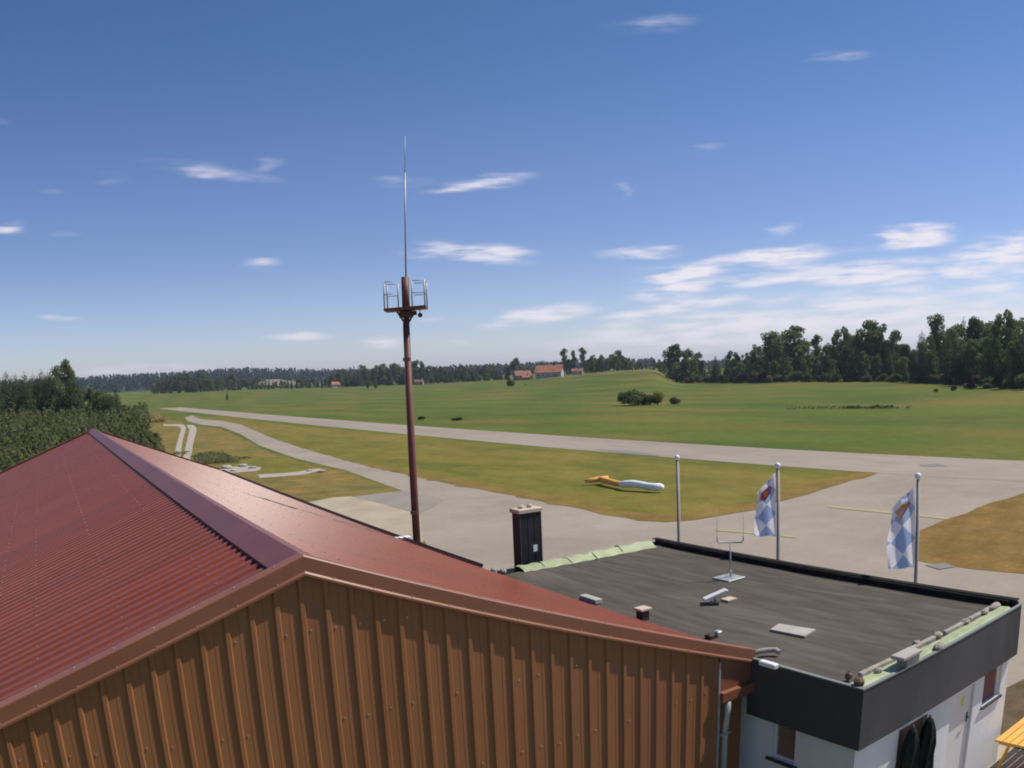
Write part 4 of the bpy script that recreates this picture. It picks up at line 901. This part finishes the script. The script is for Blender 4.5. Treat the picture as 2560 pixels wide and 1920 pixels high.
# far field edge reeds
v, f = leaf_quads(np.array([[*at_r((1700 + 265 * q) * K, (861 - 8 * q) * K, 150 - 10 * q).xy, .18] for q in np.concatenate([rng.uniform(0, 1, 200), rng.uniform(.45, .6, 120), rng.uniform(.66, .86, 180)])]) + rng.normal(0, .35, (500, 3)) * np.array([1, 1, .35]), .35)
tag(link('reed_strip', npmesh('reed_strip', v, f, M['bush'])), 'dark line of reeds in the green field below the right-hand wood', 'reeds', kind='stuff')

# --- tree belts in the middle distance
def belt(x0, x1, tab, r, dr, step, kinds, lab, grp, wr=(.75, 1.05)):
    x = x0
    while x < x1:
        kd = random.choice(kinds)
        plant(kd, x, outline(tab, x) + random.uniform(-3, 7), r(x) + random.uniform(0, dr), random.uniform(*wr), lab, grp); x += step * random.uniform(.7, 1.3)
rb = lambda x: rng_at(x) + 2
belt(332, 462, [(330, 832), (350, 815), (380, 806), (430, 804), (462, 815)], lambda x: rng_at(x) - 40, 40, 9, ['oak', 'oak', 'spruce'], None, 'dark clump at the left end of the far field', (.8, 1.1))
belt(455, 720, [(455, 818), (500, 806), (530, 812), (600, 818), (640, 815), (700, 812), (720, 808)], rb, 60, 8.5, ['oak', 'spruce', 'ash', 'oak'], None, 'low belt behind the far runway end')
belt(715, 892, [(715, 806), (745, 795), (770, 783), (800, 792), (825, 783), (860, 786), (892, 790)], rb, 70, 8, ['spruce', 'oak', 'ash'], None, 'belt left of the radio mast')
belt(888, 1085, [(888, 778), (898, 776), (915, 792), (960, 790), (1000, 784), (1050, 784), (1085, 788)], rb, 60, 8, ['oak', 'spruce', 'oak', 'oak'], None, 'belt between radio mast and farm')
for x, t, k_, w, lab in [(1113, 772, 'oak', .8, 'lone round tree rising beside the farm roofs'), (1096, 790, 'ash', .9, 'low tree between the even belt and the farm'), (1132, 794, 'ash', .8, 'low tree in front of the brown farm roof'), (1148, 796, 'oak', .7, 'small dark tree hugging the left gable of the red-roofed farmhouse'),
    (1217, 752, 'slender', .9, 'slim tall tree right behind the farmhouse, leftmost of three bare-trunked ones'), (1238, 756, 'slender', .8, 'slim tall tree right behind the farmhouse, middle of three bare-trunked ones'), (1258, 750, 'slender', 1.0, 'slim tall tree right behind the farmhouse, rightmost of three bare-trunked ones'),
    (1228, 775, 'ash', .8, 'low tree under the three bare-trunked trees'), (1175, 782, 'oak', .8, 'dark tree peeping over the ridge of the farmhouse'), (1197, 782, 'ash', .7, 'tree peeping over the right end of the farmhouse ridge'),
    (1282, 766, 'oak', .9, 'dark tree behind the white barn on the slope'), (1300, 765, 'oak', .8, 'dark tree second right behind the white barn'), (1335, 756, 'ash', 1.0, 'tallest tree on the slope right of the white barn')]:
    plant(k_, x, t, 640, w, lab, 'trees around the farm')
belt(1268, 1440, [(1268, 770), (1310, 770), (1340, 762), (1360, 778), (1400, 782), (1440, 772)], lambda x: 600 - (x - 1268) * .35, 50, 8, ['oak', 'ash', 'oak'], None, 'trees on the crest of the brown slope')
# --- left spruce wood beyond the thicket
LW = [(-14, 800, 'spruce', 1.35, 'spruce cut by the left edge of the view'), (12, 790, 'spruce', 1.35, 'slim spruce second from the left edge'), (32, 796, 'spruce', 1.35, 'short-topped spruce third from the left edge'), (52, 792, 'spruce', 1.35, 'dark spruce fourth from the left edge'),
      (70, 796, 'spruce', 1.35, 'spruce fifth from the left edge, before the flat dark top'), (88, 786, 'spruce', 1.35, 'spruce left of the birch, with a flat dark top'), (103, 788, 'spruce', 1.35, 'spruce touching the left side of the birch'), (137, 776, 'birch', .60, 'tall pale birch, highest tree of the left wood'),
      (120, 790, 'birch', .5, 'smaller birch in front of the tallest birch of the left wood'), (157, 788, 'spruce', 1.35, 'last spruce at the right end of the left wood'), (152, 818, 'ash', .5, 'olive tree under the right end of the left wood'), (168, 832, 'ash', .6, 'low olive tree stepping down from the left wood'), (190, 836, 'ash', .8, 'low yellowish tree right of the left wood'),
      (215, 842, 'ash', .8, 'low yellowish tree between the left wood and the small dark conifer'), (250, 828, 'spruce', 1.25, 'small dark conifer at the right end of the thicket'), (240, 845, 'spruce', 1.1, 'low dark conifer left beside the small dark conifer'), (235, 850, 'ash', .8, 'low pale tree left of the small dark conifer')]
for x, t, k_, w, lab in LW: plant(k_, x, t, 215 + random.uniform(-8, 12), w, lab, 'trees of the left wood')
for i in range(18):
    x = -20 + i * 10.5; plant('spruce', x, outline([(-20, 800), (60, 802), (100, 796), (150, 798), (180, 835)], x) + random.uniform(0, 8), 245 + random.uniform(0, 20), 1.3, None, 'inner trees of the left wood')
# --- thicket of young trees left of the hangar: one mass
n_clump = 1900; cen = []
for i in range(n_clump):
    x = random.uniform(-60, 372); rr_ = 52 * (240 / 52) ** random.random()
    lim = 322 + 55 * max(0, 1 - (rr_ - 52) / 90)
    if x > lim - random.uniform(0, 25): continue
    p = at_r(x * K, 950 * K, rr_); cen.append((p.x, p.y, rr_, random.uniform(.75, 1.1)))
V = []; S = []
for cx, cy, rr_, q in cen:
    h = (1.9 + 2.7 * min(1, (rr_ - 50) / 150)) * q; n = int(330 if rr_ < 110 else 170)
    t = rng.uniform(0, 1, n); ang = rng.uniform(0, 6.28, n); rad = (1 - t ** 2.2) * h * .34 * np.sqrt(rng.uniform(0, 1, n)) + .06
    V.append(np.stack([cx + rad * np.cos(ang), cy + rad * np.sin(ang), .1 + t * h], 1)); S.append(np.full(n, .11 + rr_ * .0016))
V = np.concatenate(V); S = np.concatenate(S)
v, f = leaf_quads(V, S)
tag(link('thicket', npmesh('thicket', v, f, M['thicket'])), 'dense green thicket of young trees and scrub left of the hangar', 'thicket', kind='stuff')
# scrub and gravel bits on the dry bank
V = []
for _ in range(60):
    x = random.gauss(462, 22); y = 992 + random.gauss(0, 5) + (x - 462) * .12
    p = at_z(x * K, y * K, 0); n = 150; t = rng.uniform(0, 1, n); V.append(np.stack([p.x + rng.uniform(-1, 1, n), p.y + rng.uniform(-1, 1, n), t * random.uniform(.1, .45)], 1))
v, f = leaf_quads(np.concatenate(V), .16); tag(link('weeds', npmesh('weeds', v, f, M['thicket'])), 'green weeds growing on the dry bank between track and taxiway', 'weeds', kind='stuff')
V = []
for _ in range(60):
    x = random.uniform(318, 352); y = random.uniform(903, 912); p = at_z(x * K, y * K, 0); n = 60; V.append(np.stack([p.x + rng.normal(0, .7, n), p.y + rng.normal(0, .7, n), rng.uniform(0, 1.1, n)], 1))
v, f = leaf_quads(np.concatenate(V), .35); tag(link('dry_brush', npmesh('dry_brush', v, f, M['dry_plant'])), 'straw-yellow heap of dry brush at the edge of the thicket', 'brush', kind='stuff')
for i, (x, y, s) in enumerate([(490, 1012, 1.), (525, 1008, .8), (545, 1012, .7), (505, 1018, .6), (668, 1018, .5), (695, 1020, .6)]):
    p = at_z(x * K, y * K, 0); T1(rock(1.2 * s, .9 * s, .36 * s, 60 + i), 'boulder', M['slab'], (p.x, p.y, 0), ['widest pale boulder on the gravel heap beyond the hangar', 'pale boulder behind the widest one on the gravel heap', 'pale boulder at the right end of the gravel heap', 'small pale boulder at the front of the gravel heap', 'small boulder at the left end of the gravel strip by the taxiway', 'small boulder at the right end of the gravel strip by the taxiway'][i], 'boulder', 'pale stones beyond the hangar')
p = at_z(312 * K, 905 * K, .5); T1(MB().bbox(-.6, .6, -.5, .5, 0, 1.0, .1), 'wrapped_bale', M['white_metal'], (p.x, p.y, 0), 'white wrapped bale at the edge of the thicket beside the dry brush', 'bale')
p = at_z(640 * K, 1084 * K, 0)
# ------------------------------------------------------------------ houses
def house(xd, yd, r, wd, hd, rot, roofm, wallm, label, name='house', roof_h=.45, nwin=3):
    """xd,yd: foot centre in the print, wd: width in print px, hd: eaves height in metres"""
    p = at_r(xd * K, yd * K, r); g = min(p.z, 1e9); g = gz(p.x, p.y)
    w = wd * K / FPX * r; d_ = w * .6
    a = math.atan2(p.x, p.y)
    e = empty(name, (p.x, p.y, g - .3), label, 'house' if name != 'barn' else 'barn', None, -a + rot)
    mb = MB(); mb.box(-w / 2, w / 2, -d_ / 2, d_ / 2, 0, hd)
    for s in (-1, 1): mb.prism([(s * w / 2, -d_ / 2, hd), (s * w / 2, d_ / 2, hd), (s * w / 2, 0, hd + d_ * roof_h)], (-s * .2, 0, 0))
    mb.build('wall', wallm, e)
    rf = MB()
    for s in (-1, 1):
        ov = .6; y1 = s * (d_ / 2 + ov); z1 = hd - ov * 2 * roof_h * .5
        rf.prism([(-w / 2 - ov, 0, hd + d_ * roof_h + .25), (w / 2 + ov, 0, hd + d_ * roof_h + .25), (w / 2 + ov, y1, hd - ov * roof_h * 2 + .25), (-w / 2 - ov, y1, hd - ov * roof_h * 2 + .25)], (0, 0, -.22))
    ro = rf.build('roof', roofm, e); MB().box(w * .2, w * .2 + .7, -.4, .4, hd + d_ * roof_h - .5, hd + d_ * roof_h + 1.1).build('chimney', M['tile_dark'], ro)
    for i in range(nwin):
        x = -w / 2 + w * (i + .5) / nwin
        fr_ = MB().box(x - .7, x + .7, -d_ / 2 - .06, -d_ / 2 - .005, hd * .35, hd * .35 + 1.5).build('window', M['white_metal'], e)
        MB().box(x - .55, x + .55, -d_ / 2 - .075, -d_ / 2 - .062, hd * .35 + .15, hd * .35 + 1.35).build('pane', M['pane'], fr_)
    dx = w * .3; MB().box(dx - .6, dx + .6, -d_ / 2 - .05, -d_ / 2 - .004, .3, 2.4).build('door', M['wood_brown'], e)
house(1188, 814, 600, 56, 4.2, R(-12), M['tile_roof'], M['house_wall'], 'long farmhouse with a bright orange-red roof on the rise', 'farmhouse', .42, 5)
house(1128, 808, 615, 34, 3.6, R(20), M['tile_dark'], M['barn_wall'], 'brown-roofed farm barn left of the orange-red roofed farmhouse', 'barn', .45, 2)
house(1136, 816, 590, 14, 2.4, R(10), M['tile_roof'], M['barn_wall'], 'small reddish shed in front of the brown-roofed barn', 'shed', .4, 1)
house(1248, 810, 580, 22, 3.0, R(-8), M['tile_dark'], M['house_wall'], 'white barn with a grey-brown roof right of the farmhouse', 'barn', .35, 2)
house(724, 837, 830, 18, 3.4, R(30), M['tile_roof'], M['house_wall'], 'tiny white house with a red roof before the belt left of the mast', 'house', .45, 1)
house(906, 829, 760, 18, 3.0, R(-20), M['tile_dark'], M['barn_wall'], 'tan shed peeping out right beside the radio mast pole', 'shed', .4, 1)
house(1524, 818, 470, 14, 3.2, R(0), M['tile_dark'], M['house_wall'], 'pale hut in the gap near the left tip of the right-hand wood', 'hut', .4, 1)
# ------------------------------------------------------------------ far hills with forest
HT = [(-400, 830), (0, 824), (175, 816), (300, 809), (420, 803), (500, 797), (560, 796), (620, 798), (700, 800), (800, 798), (900, 796), (1000, 792), (1180, 784), (1300, 783), (1450, 788), (1700, 792), (2212, 792), (2700, 800)]
cols = np.linspace(-400, 2700, 150); rows = [1500, 1700, 1950, 2200, 2500, 2800, 3300]; shape = [0, .25, .55, .82, 1, 1, .8]
HV = []
for c_ in cols:
    zt = at_r(c_ * K, outline(HT, c_) * K, 2500).z - 16
    for r_, s in zip(rows, shape):
        p = at_r(c_ * K, 850 * K, r_); g = gz(p.x, p.y); HV.append((p.x, p.y, (g - 3) * (1 - s) + max(zt, g - 3) * s))
nrw = len(rows); idx = np.arange(len(HV)).reshape(len(cols), nrw)
F = np.stack([idx[:-1, :-1], idx[1:, :-1], idx[1:, 1:], idx[:-1, 1:]], -1).reshape(-1, 4)[:, ::-1]
HV = np.array(HV); tag(link('hills', npmesh('hills', HV, F, M['hill'])), kind='structure')
HVg = HV.reshape(len(cols), nrw, 3); n = 5200; V = []; S = []
ci = rng.uniform(0, len(cols) - 1.01, n); ri = rng.uniform(.2, 4.6, n); c0 = ci.astype(int); r0_ = ri.astype(int); fc, fr2 = (ci - c0)[:, None], (ri - r0_)[:, None]
base = (HVg[c0, r0_] * (1 - fc) + HVg[c0 + 1, r0_] * fc) * (1 - fr2) + (HVg[c0, r0_ + 1] * (1 - fc) + HVg[c0 + 1, r0_ + 1] * fc) * fr2
for b in base:
    m_ = 16; t = rng.uniform(0, 1, m_); h = rng.uniform(13, 21); a = rng.uniform(0, 6.28, m_); rad = (1 - t * .9) * 5.5 * np.sqrt(rng.uniform(0, 1, m_))
    V.append(np.stack([b[0] + rad * np.cos(a), b[1] + rad * np.sin(a), b[2] + t * h], 1))
v, f = leaf_quads(np.concatenate(V), 5.0); tag(link('far_wood', npmesh('far_wood', v, f, M['far_wood'])), 'bluish wooded hills along the horizon', 'woods', kind='stuff')
# a tan field showing between the far woods
def field(name, pts, m, dz=1.2):
    P = []
    for x, y, r_ in pts: p = at_r(x * K, y * K, r_); P.append((p.x, p.y, p.z))
    mb = MB(); mb.add(P, [tuple(range(len(P)))]); o = mb.build(name, m); tag(o, kind='structure')
field('stubble_field', [(552, 831, 1150), (600, 833, 1130), (650, 830, 1150), (640, 824, 1300), (600, 819, 1420), (570, 820, 1420)], M['stubble'])

# ------------------------------------------------------------------ summer haze
m = bpy.data.materials.new('haze'); m.use_nodes = True; t = m.node_tree
for nd in list(t.nodes): t.nodes.remove(nd)
pv = t.nodes.new('ShaderNodeVolumePrincipled'); pv.inputs['Density'].default_value = .00011; pv.inputs['Color'].default_value = (.72, .84, 1, 1); pv.inputs['Anisotropy'].default_value = .2
ou = t.nodes.new('ShaderNodeOutputMaterial'); t.links.new(pv.outputs[0], ou.inputs['Volume'])
o = MB().box(-7200, 7200, -7200, 7200, -8, 130).build('haze', m); tag(o, kind='stuff', label='thin summer haze over the airfield', cat='haze')
